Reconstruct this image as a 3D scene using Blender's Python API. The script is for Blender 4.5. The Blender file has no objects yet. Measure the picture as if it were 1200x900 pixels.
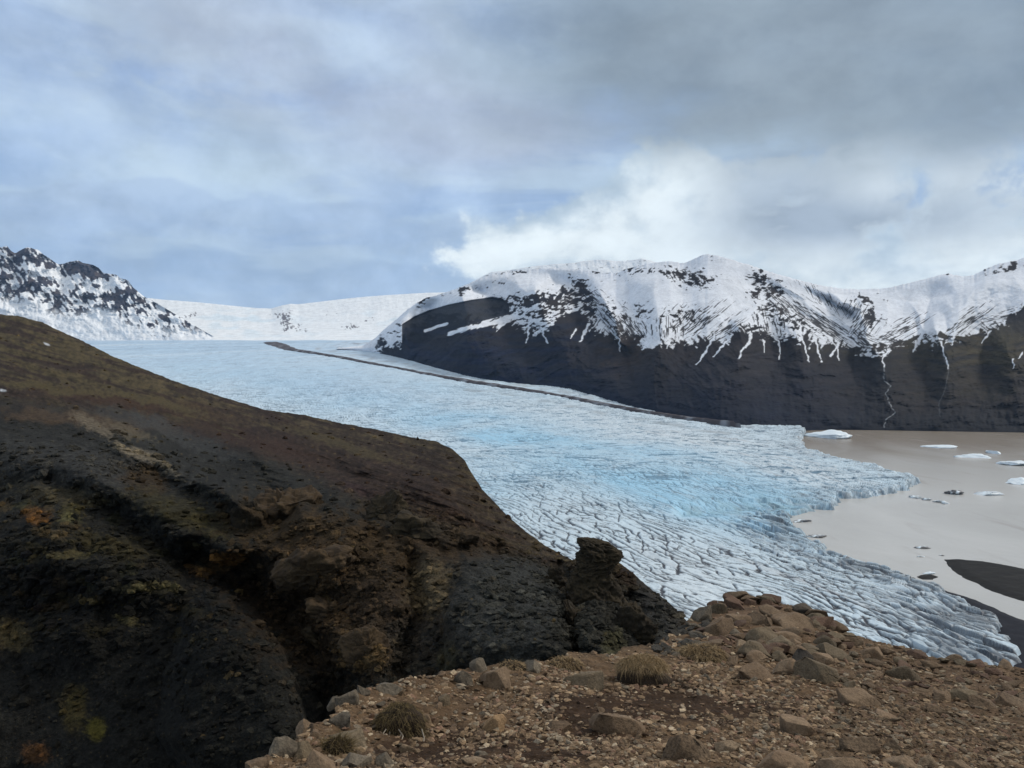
import bpy, bmesh, math, random
import numpy as np
from mathutils import Vector, Matrix, Euler

random.seed(7)
RNG = np.random.default_rng(11)
S = bpy.context.scene
COL = S.collection

# ------------------------------------------------------------------ camera
F, CX, HY, EYE = 900.0, 600.0, 430.0, 230.0      # focal length, centre, horizon row (photo pixels), eye height over the lagoon
cam_d = bpy.data.cameras.new('camera')
cam = bpy.data.objects.new('camera', cam_d)
COL.objects.link(cam)
cam.location = (0, 0, EYE)
cam.rotation_euler = (math.radians(90), 0, 0)
cam_d.sensor_width = 36
cam_d.sensor_fit = 'HORIZONTAL'
cam_d.lens = 36 * F / 1200
cam_d.shift_y = -20 / 1200
cam_d.clip_start = 0.1
cam_d.clip_end = 60000
S.camera = cam

# ------------------------------------------------------------------ exposure
S.view_settings.view_transform = 'Standard'
S.view_settings.look = 'None'
S.view_settings.gamma = 1
S.view_settings.exposure = 0.22
S.view_settings.use_curve_mapping = False
S.render.engine = 'CYCLES'
S.cycles.use_denoising = True
S.cycles.max_bounces = 5
S.cycles.volume_bounces = 1

SUN_EL, SUN_AZ = 40.0, 72.0          # degrees; azimuth from +Y towards +X
SUN_STRENGTH, SUN_SIZE = 1.8, 10.0
SKY_STRENGTH = 0.06
HAZE_DENSITY = 1.0e-5


# ------------------------------------------------------------------ node helper
class NT:
    def __init__(self, tree):
        self.t = tree
        self.n = tree.nodes
        self.l = tree.links

    def new(self, typ, **kw):
        n = self.n.new(typ)
        for k, v in kw.items():
            setattr(n, k, v)
        return n

    def put(self, sock, v):
        if isinstance(v, bpy.types.NodeSocket):
            self.l.new(v, sock)
        elif v is not None:
            if isinstance(v, (tuple, list)) and sock.type == 'RGBA' and len(v) == 3:
                v = (*v, 1)
            sock.default_value = v

    def m(self, op, a, b=0.0, c=None, clamp=False):
        n = self.new('ShaderNodeMath', operation=op)
        n.use_clamp = clamp
        self.put(n.inputs[0], a)
        self.put(n.inputs[1], b)
        if c is not None:
            self.put(n.inputs[2], c)
        return n.outputs[0]

    def ss(self, v, a, b, lo=0.0, hi=1.0):
        n = self.new('ShaderNodeMapRange', interpolation_type='SMOOTHSTEP')
        self.put(n.inputs[0], v)
        n.inputs[1].default_value, n.inputs[2].default_value = a, b
        n.inputs[3].default_value, n.inputs[4].default_value = lo, hi
        return n.outputs[0]

    def mix(self, f, a, b, mode='MIX'):
        n = self.new('ShaderNodeMix', data_type='RGBA', blend_type=mode)
        self.put(n.inputs[0], f)
        self.put(n.inputs[6], a)
        self.put(n.inputs[7], b)
        return n.outputs[2]

    def noise(self, vec, scale, detail=4, rough=0.55, dist=0.0, color=False):
        n = self.new('ShaderNodeTexNoise')
        self.put(n.inputs['Vector'], vec)
        n.inputs['Scale'].default_value = scale
        n.inputs['Detail'].default_value = detail
        n.inputs['Roughness'].default_value = rough
        n.inputs['Distortion'].default_value = dist
        return n.outputs['Color' if color else 'Fac']

    def vscale(self, vec, s, add=(0, 0, 0)):
        n = self.new('ShaderNodeVectorMath', operation='MULTIPLY_ADD')
        self.put(n.inputs[0], vec)
        n.inputs[1].default_value = s
        n.inputs[2].default_value = add
        return n.outputs[0]


# ------------------------------------------------------------------ sky: Nishita seen through a broken cloud deck
W = bpy.data.worlds.new('World')
S.world = W
W.use_nodes = True
k = NT(W.node_tree)
k.n.clear()
sky = k.new('ShaderNodeTexSky', sky_type='NISHITA')
sky.sun_disc = False
sky.sun_elevation = math.radians(SUN_EL)
sky.sun_rotation = math.radians(SUN_AZ)
sky.altitude = 300
tc = k.new('ShaderNodeTexCoord')
D = tc.outputs['Generated']
sep = k.new('ShaderNodeSeparateXYZ')
k.put(sep.inputs[0], D)
dx, dy, dz = sep.outputs
az = k.m('ARCTAN2', dx, dy)                                  # radians, + to the right
el = k.m('ARCSINE', dz)


def gauss(a0, e0, ra, re):
    """soft bump on the sky at azimuth / elevation in degrees"""
    a = k.m('DIVIDE', k.m('SUBTRACT', az, math.radians(a0)), math.radians(ra))
    e = k.m('DIVIDE', k.m('SUBTRACT', el, math.radians(e0)), math.radians(re))
    r2 = k.m('ADD', k.m('MULTIPLY', a, a), k.m('MULTIPLY', e, e))
    return k.m('POWER', 2.718, k.m('MULTIPLY', r2, -1.0))


st = k.vscale(D, (1.0, 1.0, 2.6))
n_big = k.noise(st, 2.3, 5, 0.5, 0.6)
n_mid = k.noise(k.vscale(D, (1.0, 1.0, 2.0), (3, 1, 7)), 6.0, 6, 0.55, 0.5)
n_fine = k.noise(k.vscale(D, (1, 1, 1.5), (9, 4, 2)), 15.0, 6, 0.6, 0.3)
n_str = k.noise(k.vscale(D, (1, 1, 4.2), (5, 2, 4)), 3.4, 8, 0.58, 0.5)
n_puff = k.noise(k.vscale(D, (1, 1, 1.25), (2, 6, 1)), 10.0, 8, 0.58, 0.1)
wob = k.m('ADD', k.m('MULTIPLY', k.m('SUBTRACT', n_mid, 0.5), 0.34), k.m('MULTIPLY', k.m('SUBTRACT', n_big, 0.5), 0.42))
# 1: thin blue-grey deck with streaks
thin = k.mix(k.ss(n_str, 0.38, 0.62), (0.325, 0.470, 0.71), (0.490, 0.635, 0.79))
# lilac grey wash of the upper left
lil = k.m('MULTIPLY', k.m('ADD', gauss(-18, 22, 17, 9), gauss(-2, 17, 9, 3), clamp=True), k.ss(n_big, 0.3, 0.62, 0.4, 1.0))
thin = k.mix(k.m('MULTIPLY', lil, 0.75), thin, (0.43, 0.485, 0.60))
# blue holes, upper left
hole = k.m('MULTIPLY', gauss(-25, 18.5, 12, 3.0), k.ss(n_mid, 0.42, 0.60))
thin = k.mix(k.m('MULTIPLY', hole, 0.7), thin, (0.27, 0.39, 0.63))
# pale streak bank on the left
pale = k.m('MULTIPLY', gauss(-27, 14, 14, 3.2), k.ss(n_big, 0.32, 0.6))
thin = k.mix(k.m('MULTIPLY', pale, 0.85), thin, (0.50, 0.63, 0.725))
# darker blue bank low on the left
low = k.m('MULTIPLY', gauss(-15, 6.5, 21, 3.3), k.ss(k.m('ADD', n_mid, k.m('MULTIPLY', k.m('SUBTRACT', n_fine, 0.5), 0.25)), 0.44, 0.56))
thin = k.mix(k.m('MULTIPLY', low, 0.75), thin, (0.295, 0.44, 0.66))
# ragged-topped grey-blue banks low on the left
for e0, amp_, c_, wdt in ((11.6, 9.0, (0.335, 0.455, 0.645), 0.70), (7.4, 6.0, (0.300, 0.425, 0.62), 0.75)):
    edge_ = k.m('SUBTRACT', k.m('ADD', math.radians(e0), k.m('ADD', k.m('MULTIPLY', k.m('SUBTRACT', n_big, 0.5), math.radians(amp_ * 1.6)), k.m('MULTIPLY', k.m('SUBTRACT', n_puff, 0.5), math.radians(amp_ * 0.5)))), el)
    bank = k.m('MULTIPLY', k.ss(edge_, -0.004, 0.010), k.ss(edge_, 0.11, 0.02))
    bank = k.m('MULTIPLY', bank, k.ss(az, 0.06, -0.10))
    thin = k.mix(k.m('MULTIPLY', bank, wdt), thin, c_)
thin = k.mix(k.ss(n_puff, 0.35, 0.70, 0, 0.22), thin, (0.56, 0.66, 0.76))
# 2: bright cumulus low on the right
bw = k.m('ADD', gauss(7.5, 8.6, 9.5, 5.0), gauss(26, 5.5, 17, 6.2))
bw = k.m('ADD', bw, k.m('MULTIPLY', gauss(26, 14, 12, 2.6), 0.42))
bw = k.m('ADD', bw, k.m('MULTIPLY', gauss(10, 16, 5, 3), 0.30))
bw = k.m('ADD', bw, k.m('MULTIPLY', gauss(-5, 8.5, 7, 2.6), 0.30))
bedge = k.m('ADD', k.m('ADD', bw, wob), k.m('MULTIPLY', k.m('SUBTRACT', n_puff, 0.5), 1.35))
bmask = k.ss(bedge, 0.38, 0.58)
bright = k.mix(k.ss(k.m('ADD', k.m('ADD', n_mid, k.m('MULTIPLY', n_puff, 0.8)), k.m('MULTIPLY', gauss(12, 5.5, 22, 4.5), 0.22)), 0.76, 1.12), (0.46, 0.575, 0.68), (0.80, 0.875, 0.895))
base = k.mix(k.m('MULTIPLY', bmask, 0.93), thin, bright)
# grey shadowed patches inside the bright bank
gp = k.m('ADD', gauss(19.5, 12.0, 6, 3.5), gauss(27, 9.5, 11, 1.9))
gp = k.m('ADD', gp, gauss(31, 15.0, 4, 3.5))
gp = k.m('MULTIPLY', gp, k.ss(k.m('ADD', n_mid, k.m('MULTIPLY', k.m('SUBTRACT', n_puff, 0.5), 0.5)), 0.38, 0.56))
base = k.mix(k.m('MULTIPLY', gp, 0.8, clamp=True), base, (0.335, 0.405, 0.49))
# 3: dark grey sheet over the upper right
dk = k.m('ADD', k.m('SUBTRACT', el, math.radians(17.2)), k.m('MULTIPLY', az, 0.16))
dk = k.m('ADD', dk, k.m('MULTIPLY', k.m('SUBTRACT', n_big, 0.5), 0.20))
dk = k.m('ADD', dk, k.m('MULTIPLY', k.m('SUBTRACT', n_mid, 0.5), 0.13))
dk = k.m('ADD', dk, k.m('MULTIPLY', k.m('SUBTRACT', n_puff, 0.5), 0.11))
dmask = k.m('MULTIPLY', k.ss(dk, -0.035, 0.075), k.ss(az, -0.16, 0.16))
dark = k.mix(k.ss(n_big, 0.35, 0.65), (0.205, 0.265, 0.325), (0.275, 0.335, 0.385))
base = k.mix(k.m('MULTIPLY', dmask, 0.94), base, dark)
tex_ = k.m('ADD', k.m('ADD', k.m('MULTIPLY', n_puff, 0.5), k.m('MULTIPLY', n_fine, 0.3)), k.m('MULTIPLY', n_mid, 0.4))
vs_ = k.new('ShaderNodeVectorMath', operation='SCALE')
k.put(vs_.inputs[0], base)
k.put(vs_.inputs[3], k.ss(tex_, 0.42, 0.78, 0.86, 1.13))
base = vs_.outputs[0]
# cloud deck overhead and behind the viewer
up = k.ss(el, math.radians(30), math.radians(55))
base = k.mix(up, base, (0.60, 0.595, 0.575))
b1 = k.new('ShaderNodeBackground')
k.put(b1.inputs[0], sky.outputs[0])
b1.inputs[1].default_value = SKY_STRENGTH
b2 = k.new('ShaderNodeBackground')
k.put(b2.inputs[0], base)
b2.inputs[1].default_value = 1.0
mx = k.new('ShaderNodeMixShader')
mx.inputs[0].default_value = 0.88
k.l.new(b1.outputs[0], mx.inputs[1])
k.l.new(b2.outputs[0], mx.inputs[2])
wo = k.new('ShaderNodeOutputWorld')
k.l.new(mx.outputs[0], wo.inputs[0])

sun_d = bpy.data.lights.new('sun', 'SUN')
sun_d.energy = SUN_STRENGTH
sun_d.angle = math.radians(SUN_SIZE)
sun_d.color = (1.0, 0.955, 0.89)
sun = bpy.data.objects.new('sun', sun_d)
COL.objects.link(sun)
sv = Vector((math.sin(math.radians(SUN_AZ)) * math.cos(math.radians(SUN_EL)),
             math.cos(math.radians(SUN_AZ)) * math.cos(math.radians(SUN_EL)), math.sin(math.radians(SUN_EL))))
sun.rotation_euler = sv.to_track_quat('Z', 'Y').to_euler()
sun.location = (0, 0, 3000)


# ------------------------------------------------------------------ numeric helpers
def _hash2(ix, iy, s):
    h = ix.astype(np.uint32) * np.uint32(374761393) + iy.astype(np.uint32) * np.uint32(668265263) + np.uint32((s * 2246822519 + 12345) & 0xffffffff)
    h = (h ^ (h >> np.uint32(13))) * np.uint32(1274126177)
    h = (h ^ (h >> np.uint32(15))) * np.uint32(2246822519)
    return h ^ (h >> np.uint32(16))


_ga = np.linspace(0, 2 * np.pi, 256, endpoint=False)
_GX, _GY = np.cos(_ga), np.sin(_ga)
_g3 = np.random.default_rng(3).normal(size=(256, 3))
_g3 /= np.linalg.norm(_g3, axis=1)[:, None]


def pn(x, y, s=0):
    x = np.asarray(x, float)
    y = np.asarray(y, float)
    xi, yi = np.floor(x).astype(np.int64), np.floor(y).astype(np.int64)
    fx, fy = x - xi, y - yi
    u, v = fx * fx * fx * (fx * (fx * 6 - 15) + 10), fy * fy * fy * (fy * (fy * 6 - 15) + 10)

    def g(i, j):
        h = (_hash2(xi + i, yi + j, s) & np.uint32(255)).astype(np.int64)
        return _GX[h] * (fx - i) + _GY[h] * (fy - j)
    a = g(0, 0) * (1 - u) + g(1, 0) * u
    b = g(0, 1) * (1 - u) + g(1, 1) * u
    return (a * (1 - v) + b * v) * 1.5


def pn3(p, s=0):
    pi = np.floor(p).astype(np.int64)
    f = p - pi
    w = f * f * f * (f * (f * 6 - 15) + 10)
    out = 0
    for i in (0, 1):
        for j in (0, 1):
            for kk in (0, 1):
                h = (_hash2(pi[..., 0] + i + (pi[..., 2] + kk) * 1013, pi[..., 1] + j, s) & np.uint32(255)).astype(np.int64)
                g = _g3[h]
                d = g[..., 0] * (f[..., 0] - i) + g[..., 1] * (f[..., 1] - j) + g[..., 2] * (f[..., 2] - kk)
                out = out + d * (w[..., 0] if i else 1 - w[..., 0]) * (w[..., 1] if j else 1 - w[..., 1]) * (w[..., 2] if kk else 1 - w[..., 2])
    return out * 1.5


def fbm(x, y, o=4, s=0, g=0.5):
    r, a, t = 0, 1.0, 0.0
    for i in range(o):
        r = r + a * pn(x * 2 ** i + 7.3 * i, y * 2 ** i - 3.1 * i, s + i)
        t += a
        a *= g
    return r / t


def fbm3(p, o=4, s=0, g=0.5):
    r, a, t = 0, 1.0, 0.0
    for i in range(o):
        r = r + a * pn3(p * 2 ** i + 5.7 * i, s + i)
        t += a
        a *= g
    return r / t


def ridged(x, y, o=4, s=0):
    r, a, t = 0, 1.0, 0.0
    for i in range(o):
        r = r + a * (1 - np.abs(pn(x * 2 ** i + 4.1 * i, y * 2 ** i + 9.2 * i, s + i)))
        t += a
        a *= 0.5
    return r / t


def cell(x, y, s=0):
    """F1, F2 and a random id value of a jittered cell pattern"""
    xi, yi = np.floor(x).astype(np.int64), np.floor(y).astype(np.int64)
    f1 = np.full(x.shape, 9.0)
    f2 = np.full(x.shape, 9.0)
    idv = np.zeros(x.shape)
    for i in (-1, 0, 1):
        for j in (-1, 0, 1):
            h = _hash2(xi + i, yi + j, s)
            jx = (h & np.uint32(1023)).astype(float) / 1023
            jy = ((h >> np.uint32(10)) & np.uint32(1023)).astype(float) / 1023
            d = np.hypot(xi + i + jx - x, yi + j + jy - y)
            near = d < f1
            f2 = np.where(near, f1, np.minimum(f2, d))
            f1 = np.where(near, d, f1)
            idv = np.where(near, ((h >> np.uint32(20)) & np.uint32(255)).astype(float) / 255, idv)
    return f1, f2, idv


def sst(a, b, x):
    t = np.clip((x - a) / (b - a), 0, 1)
    return t * t * (3 - 2 * t)


def ip(x, pts):
    p = np.array(pts, float)
    return np.interp(x, p[:, 0], p[:, 1])


def ips(x, pts, w):
    """interpolation rounded over +-w"""
    return sum(ip(x + o * w, pts) for o in (-1, -0.6, -0.2, 0.2, 0.6, 1)) / 6


def pline(px, py, pts):
    """distance to a polyline and the 0..1 position along it"""
    best = np.full(np.shape(px), 1e9)
    pos = np.zeros(np.shape(px))
    pts = np.array(pts, float)
    n = len(pts) - 1
    for i in range(n):
        a, b = pts[i], pts[i + 1]
        d = b - a
        t = np.clip(((px - a[0]) * d[0] + (py - a[1]) * d[1]) / (d @ d), 0, 1)
        r = np.hypot(px - a[0] - t * d[0], py - a[1] - t * d[1])
        m = r < best
        best = np.where(m, r, best)
        pos = np.where(m, (i + t) / n, pos)
    return best, pos


def inside(px, py, poly):
    poly = np.array(poly, float)
    r = np.zeros(np.shape(px), bool)
    j = len(poly) - 1
    for i in range(len(poly)):
        (x1, y1), (x2, y2) = poly[i], poly[j]
        c = ((y1 > py) != (y2 > py)) & (px < (x2 - x1) * (py - y1) / (y2 - y1 + 1e-12) + x1)
        r ^= c
        j = i
    return r


def blob(px, py, cx, cy, rx, ry, rot=0):
    c, s_ = math.cos(math.radians(rot)), math.sin(math.radians(rot))
    a = ((px - cx) * c + (py - cy) * s_) / rx
    b = (-(px - cx) * s_ + (py - cy) * c) / ry
    return np.exp(-(a * a + b * b))


def lerp(a, b, t):
    return a + (np.array(b, float) - a) * np.asarray(t)[..., None]


def P(px, py, Y):
    """the point Y metres ahead that the photo shows at (px, py)"""
    return np.stack([(px - CX) / F * Y, Y + 0 * px, EYE - (py - HY) / F * Y], -1)


def tag(o, label=None, cat=None, group=None, kind=None):
    for key, v in (('label', label), ('category', cat), ('group', group), ('kind', kind)):
        if v:
            o[key] = v
    return o


def mesh_from(name, verts, faces, mat, attrs=None, smooth=True, parent=None):
    me = bpy.data.meshes.new(name)
    verts = np.ascontiguousarray(verts, np.float32).reshape(-1, 3)
    faces = np.ascontiguousarray(faces, np.int32)
    nf, kf = faces.shape
    me.vertices.add(len(verts))
    me.vertices.foreach_set('co', verts.ravel())
    me.loops.add(nf * kf)
    me.loops.foreach_set('vertex_index', faces.ravel())
    me.polygons.add(nf)
    me.polygons.foreach_set('loop_start', np.arange(0, nf * kf, kf, dtype=np.int32))
    me.polygons.foreach_set('loop_total', np.full(nf, kf, np.int32))
    me.polygons.foreach_set('use_smooth', np.full(nf, smooth, bool))
    for an, av in (attrs or {}).items():
        av = np.asarray(av, np.float32)
        if av.ndim >= 2 and av.shape[-1] == 3:
            av = av.reshape(-1, 3)
            a = me.attributes.new(an, 'FLOAT_COLOR', 'POINT')
            a.data.foreach_set('color', np.concatenate([av, np.ones((len(av), 1), np.float32)], 1).astype(np.float32).ravel())
        else:
            a = me.attributes.new(an, 'FLOAT', 'POINT')
            a.data.foreach_set('value', av.ravel())
    me.update(calc_edges=True)
    me.validate()
    if mat:
        me.materials.append(mat)
    o = bpy.data.objects.new(name, me)
    COL.objects.link(o)
    o.parent = parent
    return o


def grid(name, V, mat, attrs=None, keep=None, smooth=True):
    """V: (rows, cols, 3); keep: vertices that must not all be False for a face to stay"""
    n, m = V.shape[:2]
    i = np.arange(n * m).reshape(n, m)
    q = np.stack([i[:-1, :-1], i[:-1, 1:], i[1:, 1:], i[1:, :-1]], -1).reshape(-1, 4)
    attrs = dict(attrs or {})
    V = V.reshape(-1, 3)
    if keep is not None:
        kk = keep.ravel()
        q = q[kk[q].any(1)]
        used = np.zeros(len(V), bool)
        used[q.ravel()] = True
        new = np.cumsum(used) - 1
        q = new[q]
        V = V[used]
        for a in attrs:
            av = np.asarray(attrs[a])
            attrs[a] = (av.reshape(-1, 3) if av.ndim == 3 else av.ravel())[used]
    return mesh_from(name, V, q, mat, attrs, smooth)


def struct(o):
    o['kind'] = 'structure'
    return o


# ------------------------------------------------------------------ materials
def material(name, build):
    m = bpy.data.materials.new(name)
    m.use_nodes = True
    kk = NT(m.node_tree)
    kk.n.clear()
    b = kk.new('ShaderNodeBsdfPrincipled')
    o = kk.new('ShaderNodeOutputMaterial')
    kk.l.new(b.outputs[0], o.inputs[0])
    build(kk, b)
    return m


def attr(kk, name, fac=False):
    n = kk.new('ShaderNodeAttribute', attribute_name=name)
    return n.outputs['Fac' if fac else 'Color']


def objco(kk):
    return kk.new('ShaderNodeTexCoord').outputs['Object']


def bump(kk, b, h, strength, dist):
    n = kk.new('ShaderNodeBump')
    n.inputs['Strength'].default_value = strength
    n.inputs['Distance'].default_value = dist
    kk.put(n.inputs['Height'], h)
    kk.l.new(n.outputs[0], b.inputs['Normal'])


def terrain_mat(name, scales, bumpd, rough=0.9, spec=0.25, var=0.35, bstr=0.7):
    def build(kk, b):
        co = objco(kk)
        n1 = kk.noise(co, scales[0], 6, 0.62)
        n2 = kk.noise(co, scales[1], 5, 0.65)
        c = attr(kk, 'col')
        f = kk.m('ADD', kk.m('MULTIPLY', n1, 0.5), kk.m('MULTIPLY', n2, 0.5))
        g = kk.ss(f, 0.30, 0.70, 1 - var, 1 + var)
        vm = kk.new('ShaderNodeVectorMath', operation='SCALE')
        kk.put(vm.inputs[0], c)
        kk.put(vm.inputs[3], g)
        kk.put(b.inputs['Base Color'], vm.outputs[0])
        b.inputs['Roughness'].default_value = rough
        b.inputs['Specular IOR Level'].default_value = spec
        bump(kk, b, kk.m('ADD', n1, kk.m('MULTIPLY', n2, 0.5)), bstr, bumpd)
    return material(name, build)


M_ICE = terrain_mat('glacier_ice', (0.09, 0.4), 2.2, 0.55, 0.3, 0.07, 0.5)
M_MOUNT = terrain_mat('mountain_rock_and_snow', (0.012, 0.06), 10.0, 0.9, 0.15, 0.16, 0.5)
M_HILL = terrain_mat('hillside_gravel_and_moss', (1.3, 5.5), 0.45, 0.95, 0.12, 0.75, 1.0)
M_GROUND = terrain_mat('ridge_dirt', (7.0, 42.0), 0.03, 0.95, 0.15, 0.5, 0.9)
M_SAND = terrain_mat('black_sand', (0.05, 0.3), 0.4, 0.9, 0.2, 0.3, 0.5)


def water_build(kk, b):
    co = objco(kk)
    n1 = kk.noise(kk.vscale(co, (0.0035, 0.0016, 1)), 1.0, 6, 0.6, 0.8)
    n3 = kk.noise(kk.vscale(co, (0.02, 0.004, 1)), 1.0, 5, 0.6, 0.5)
    sx = kk.new('ShaderNodeSeparateXYZ')
    kk.put(sx.inputs[0], co)
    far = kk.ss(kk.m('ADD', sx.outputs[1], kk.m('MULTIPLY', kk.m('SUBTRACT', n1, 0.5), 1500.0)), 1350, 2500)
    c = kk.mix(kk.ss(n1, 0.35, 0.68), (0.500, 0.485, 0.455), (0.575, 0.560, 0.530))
    c = kk.mix(far, c, (0.270, 0.222, 0.170))  # browner far water: silt, plus the mountain's dark reflection put into the colour
    c = kk.mix(kk.ss(n3, 0.56, 0.74, 0, 0.5), c, (0.36, 0.325, 0.285))
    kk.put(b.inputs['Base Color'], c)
    b.inputs['Roughness'].default_value = 0.24
    b.inputs['IOR'].default_value = 1.33
    n2 = kk.noise(kk.vscale(co, (0.25, 0.25, 1)), 1.0, 4, 0.6)
    n4 = kk.noise(kk.vscale(co, (0.06, 0.03, 1)), 1.0, 5, 0.6)
    bump(kk, b, kk.m('ADD', n2, kk.m('MULTIPLY', n4, 1.5)), 0.30, 0.8)


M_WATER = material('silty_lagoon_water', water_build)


def berg_build(kk, b):
    co = objco(kk)
    n = kk.noise(co, 0.5, 5, 0.6)
    n2 = kk.noise(co, 0.12, 4, 0.6)
    oi = kk.new('ShaderNodeObjectInfo')
    c = kk.mix(kk.ss(n, 0.35, 0.65), (0.72, 0.83, 0.89), (0.84, 0.88, 0.90))
    dirt = kk.m('MULTIPLY', kk.ss(n2, 0.40, 0.52), kk.m('SUBTRACT', oi.outputs['Alpha'], 0.0))
    c = kk.mix(dirt, c, (0.12, 0.115, 0.115))
    kk.put(b.inputs['Base Color'], c)
    b.inputs['Roughness'].default_value = 0.5
    bump(kk, b, n, 0.5, 1.0)


M_BERG = material('iceberg_ice', berg_build)


def rock_build(base, alt, edge, scale=1.0):
    def build(kk, b):
        co = objco(kk)
        oi = kk.new('ShaderNodeObjectInfo')
        add = kk.new('ShaderNodeVectorMath', operation='ADD')
        kk.put(add.inputs[0], co)
        sc = kk.new('ShaderNodeVectorMath', operation='SCALE')
        sc.inputs[0].default_value = (37, 19, 53)
        kk.put(sc.inputs[3], oi.outputs['Random'])
        kk.put(add.inputs[1], sc.outputs[0])
        p = add.outputs[0]
        n1 = kk.noise(p, 2.3 * scale, 6, 0.6, 0.3)
        n2 = kk.noise(p, 14 * scale, 6, 0.65)
        n3 = kk.noise(p, 60 * scale, 4, 0.7)
        c = kk.mix(kk.ss(n1, 0.36, 0.64), base, alt)
        c = kk.mix(kk.ss(n2, 0.52, 0.72, 0, 0.75), c, edge)
        f = kk.m('ADD', kk.m('MULTIPLY', kk.m('SUBTRACT', oi.outputs['Random'], 0.5), 0.55), kk.ss(n3, 0.3, 0.7, 0.72, 1.25))
        vm = kk.new('ShaderNodeVectorMath', operation='SCALE')
        kk.put(vm.inputs[0], c)
        kk.put(vm.inputs[3], f)
        kk.put(b.inputs['Base Color'], vm.outputs[0])
        b.inputs['Roughness'].default_value = 0.85
        b.inputs['Specular IOR Level'].default_value = 0.2
        h = kk.m('ADD', kk.m('ADD', kk.m('MULTIPLY', n1, 1.2), kk.m('MULTIPLY', n2, 0.45)), kk.m('MULTIPLY', n3, 0.18))
        bump(kk, b, h, 0.8, 0.05 / scale)
    return build


ROCK = {
    'brown': material('brown_stone', rock_build((0.160, 0.106, 0.064), (0.215, 0.150, 0.094), (0.090, 0.058, 0.036))),
    'tan': material('tan_stone', rock_build((0.215, 0.150, 0.092), (0.270, 0.195, 0.125), (0.150, 0.100, 0.060))),
    'grey': material('grey_stone', rock_build((0.115, 0.091, 0.064), (0.165, 0.134, 0.096), (0.066, 0.051, 0.035))),
    'olive': material('olive_stone', rock_build((0.122, 0.090, 0.055), (0.165, 0.126, 0.082), (0.072, 0.052, 0.032))),
    'red': material('reddish_stone', rock_build((0.115, 0.068, 0.045), (0.145, 0.092, 0.062), (0.066, 0.042, 0.030))),
    'dark': material('dark_stone', rock_build((0.050, 0.042, 0.034), (0.085, 0.066, 0.048), (0.032, 0.027, 0.022))),
    'orange': material('orange_stone', rock_build((0.210, 0.125, 0.062), (0.250, 0.160, 0.085), (0.130, 0.080, 0.045))),
    'basalt': material('dark_basalt', rock_build((0.046, 0.041, 0.034), (0.085, 0.075, 0.060), (0.026, 0.023, 0.019))),
    'crag': material('crag_rock', rock_build((0.024, 0.018, 0.011), (0.044, 0.032, 0.017), (0.009, 0.008, 0.006), 0.28)),
    'crag_brown': material('brown_crag_rock', rock_build((0.038, 0.025, 0.014), (0.066, 0.043, 0.022), (0.012, 0.009, 0.006), 0.28)),
}


# ================================================================== GLACIER
_yy = np.linspace(300, 11000, 4000)
_zz = ips(_yy, [(300, 14), (480, 16), (900, 24), (1500, 27), (2200, 28), (2750, 34), (3375, 88), (4600, 232), (6500, 447), (8000, 506), (9500, 560), (11000, 620)], 260)


def zice(Y):
    return np.interp(Y, _yy, _zz)


def on_ice(px, py):
    """distance at which the sight line of photo pixel (px, py) meets the glacier"""
    ys = np.concatenate([np.linspace(400, 3000, 2000), np.linspace(3001, 10500, 4000)])
    d = (EYE - (py - HY) / F * ys) - zice(ys)
    i = np.where(d < 0)[0]
    return ys[i[0]] if len(i) else ys[-1]


def on_water(py):
    return EYE * F / (py - HY)


TERM_PX = [(880, 498), (915, 500), (940, 502), (946, 508), (939, 515), (946, 528), (985, 540), (1040, 552), (1088, 567), (1062, 577),
           (1010, 583), (986, 590), (955, 598), (924, 605), (920, 614), (936, 628), (965, 645), (1000, 660), (1050, 673), (1090, 689),
           (1134, 706), (1172, 732), (1204, 760), (1222, 790), (1235, 830), (1220, 900)]
TERM = []
for (a, b) in TERM_PX:
    Yw = on_water(b)
    TERM.append(((a - CX) / F * Yw, Yw))
ICE_POLY = TERM + [(-3000, 250), (-9000, 4000), (-9000, 12000), (6000, 12000), (3000, 3600)]

SIL = [(-260, 330), (-100, 352), (0, 368), (25, 371), (50, 378), (75, 390), (100, 401), (125, 414), (150, 425), (200, 445), (260, 465), (310, 480), (360, 487),
       (400, 496), (440, 503), (480, 512), (510, 517), (530, 526), (545, 540), (552, 553), (565, 573), (590, 600), (615, 622), (640, 640), (670, 656),
       (700, 650), (720, 655), (740, 670), (760, 688), (785, 707), (800, 722), (815, 740), (850, 775), (900, 830)]

rows = []
Y = 470.0
while Y < 10400:
    rows.append(Y)
    dens = (208 * F / Y ** 2 + 0.022) * 2.3
    Y += 1.0 / dens
rows = np.array(rows)
cols = np.linspace((20 - CX) / F, (1260 - CX) / F, 1350)
U, YY = np.meshgrid(cols, rows)
XX = U * YY
PXg = CX + F * U
# jitter of the ice edge
jx = XX + 26 * fbm(XX / 90, YY / 90, 3, 5) + 7 * pn(XX / 22, YY / 22, 8)
jy = YY + 40 * fbm(XX / 90 + 40, YY / 130, 3, 6) + 7 * pn(XX / 22, YY / 22, 9)
ins = inside(jx, jy, ICE_POLY)
dT, posT = pline(jx, jy, TERM)
dT = np.where(ins, dT, -dT)
zs = zice(YY)
PYg = HY + F * (EYE - zs) / YY
thick = 0.40 + 0.60 * sst(0, 420, dT)
Z = zs * np.where(YY < 3200, thick, 1.0)

# crevasses: long splaying cracks in the lower tongue, hatching higher up
fa = math.atan2(-0.94, 0.34)
warp = 34 * fbm(XX / 260, YY / 260, 3, 20)
warp2 = 34 * fbm(XX / 260 + 9, YY / 260, 3, 21)
al = (XX + warp) * math.cos(fa) + (YY + warp2) * math.sin(fa)
ac = -(XX + warp) * math.sin(fa) + (YY + warp2) * math.cos(fa)


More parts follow.
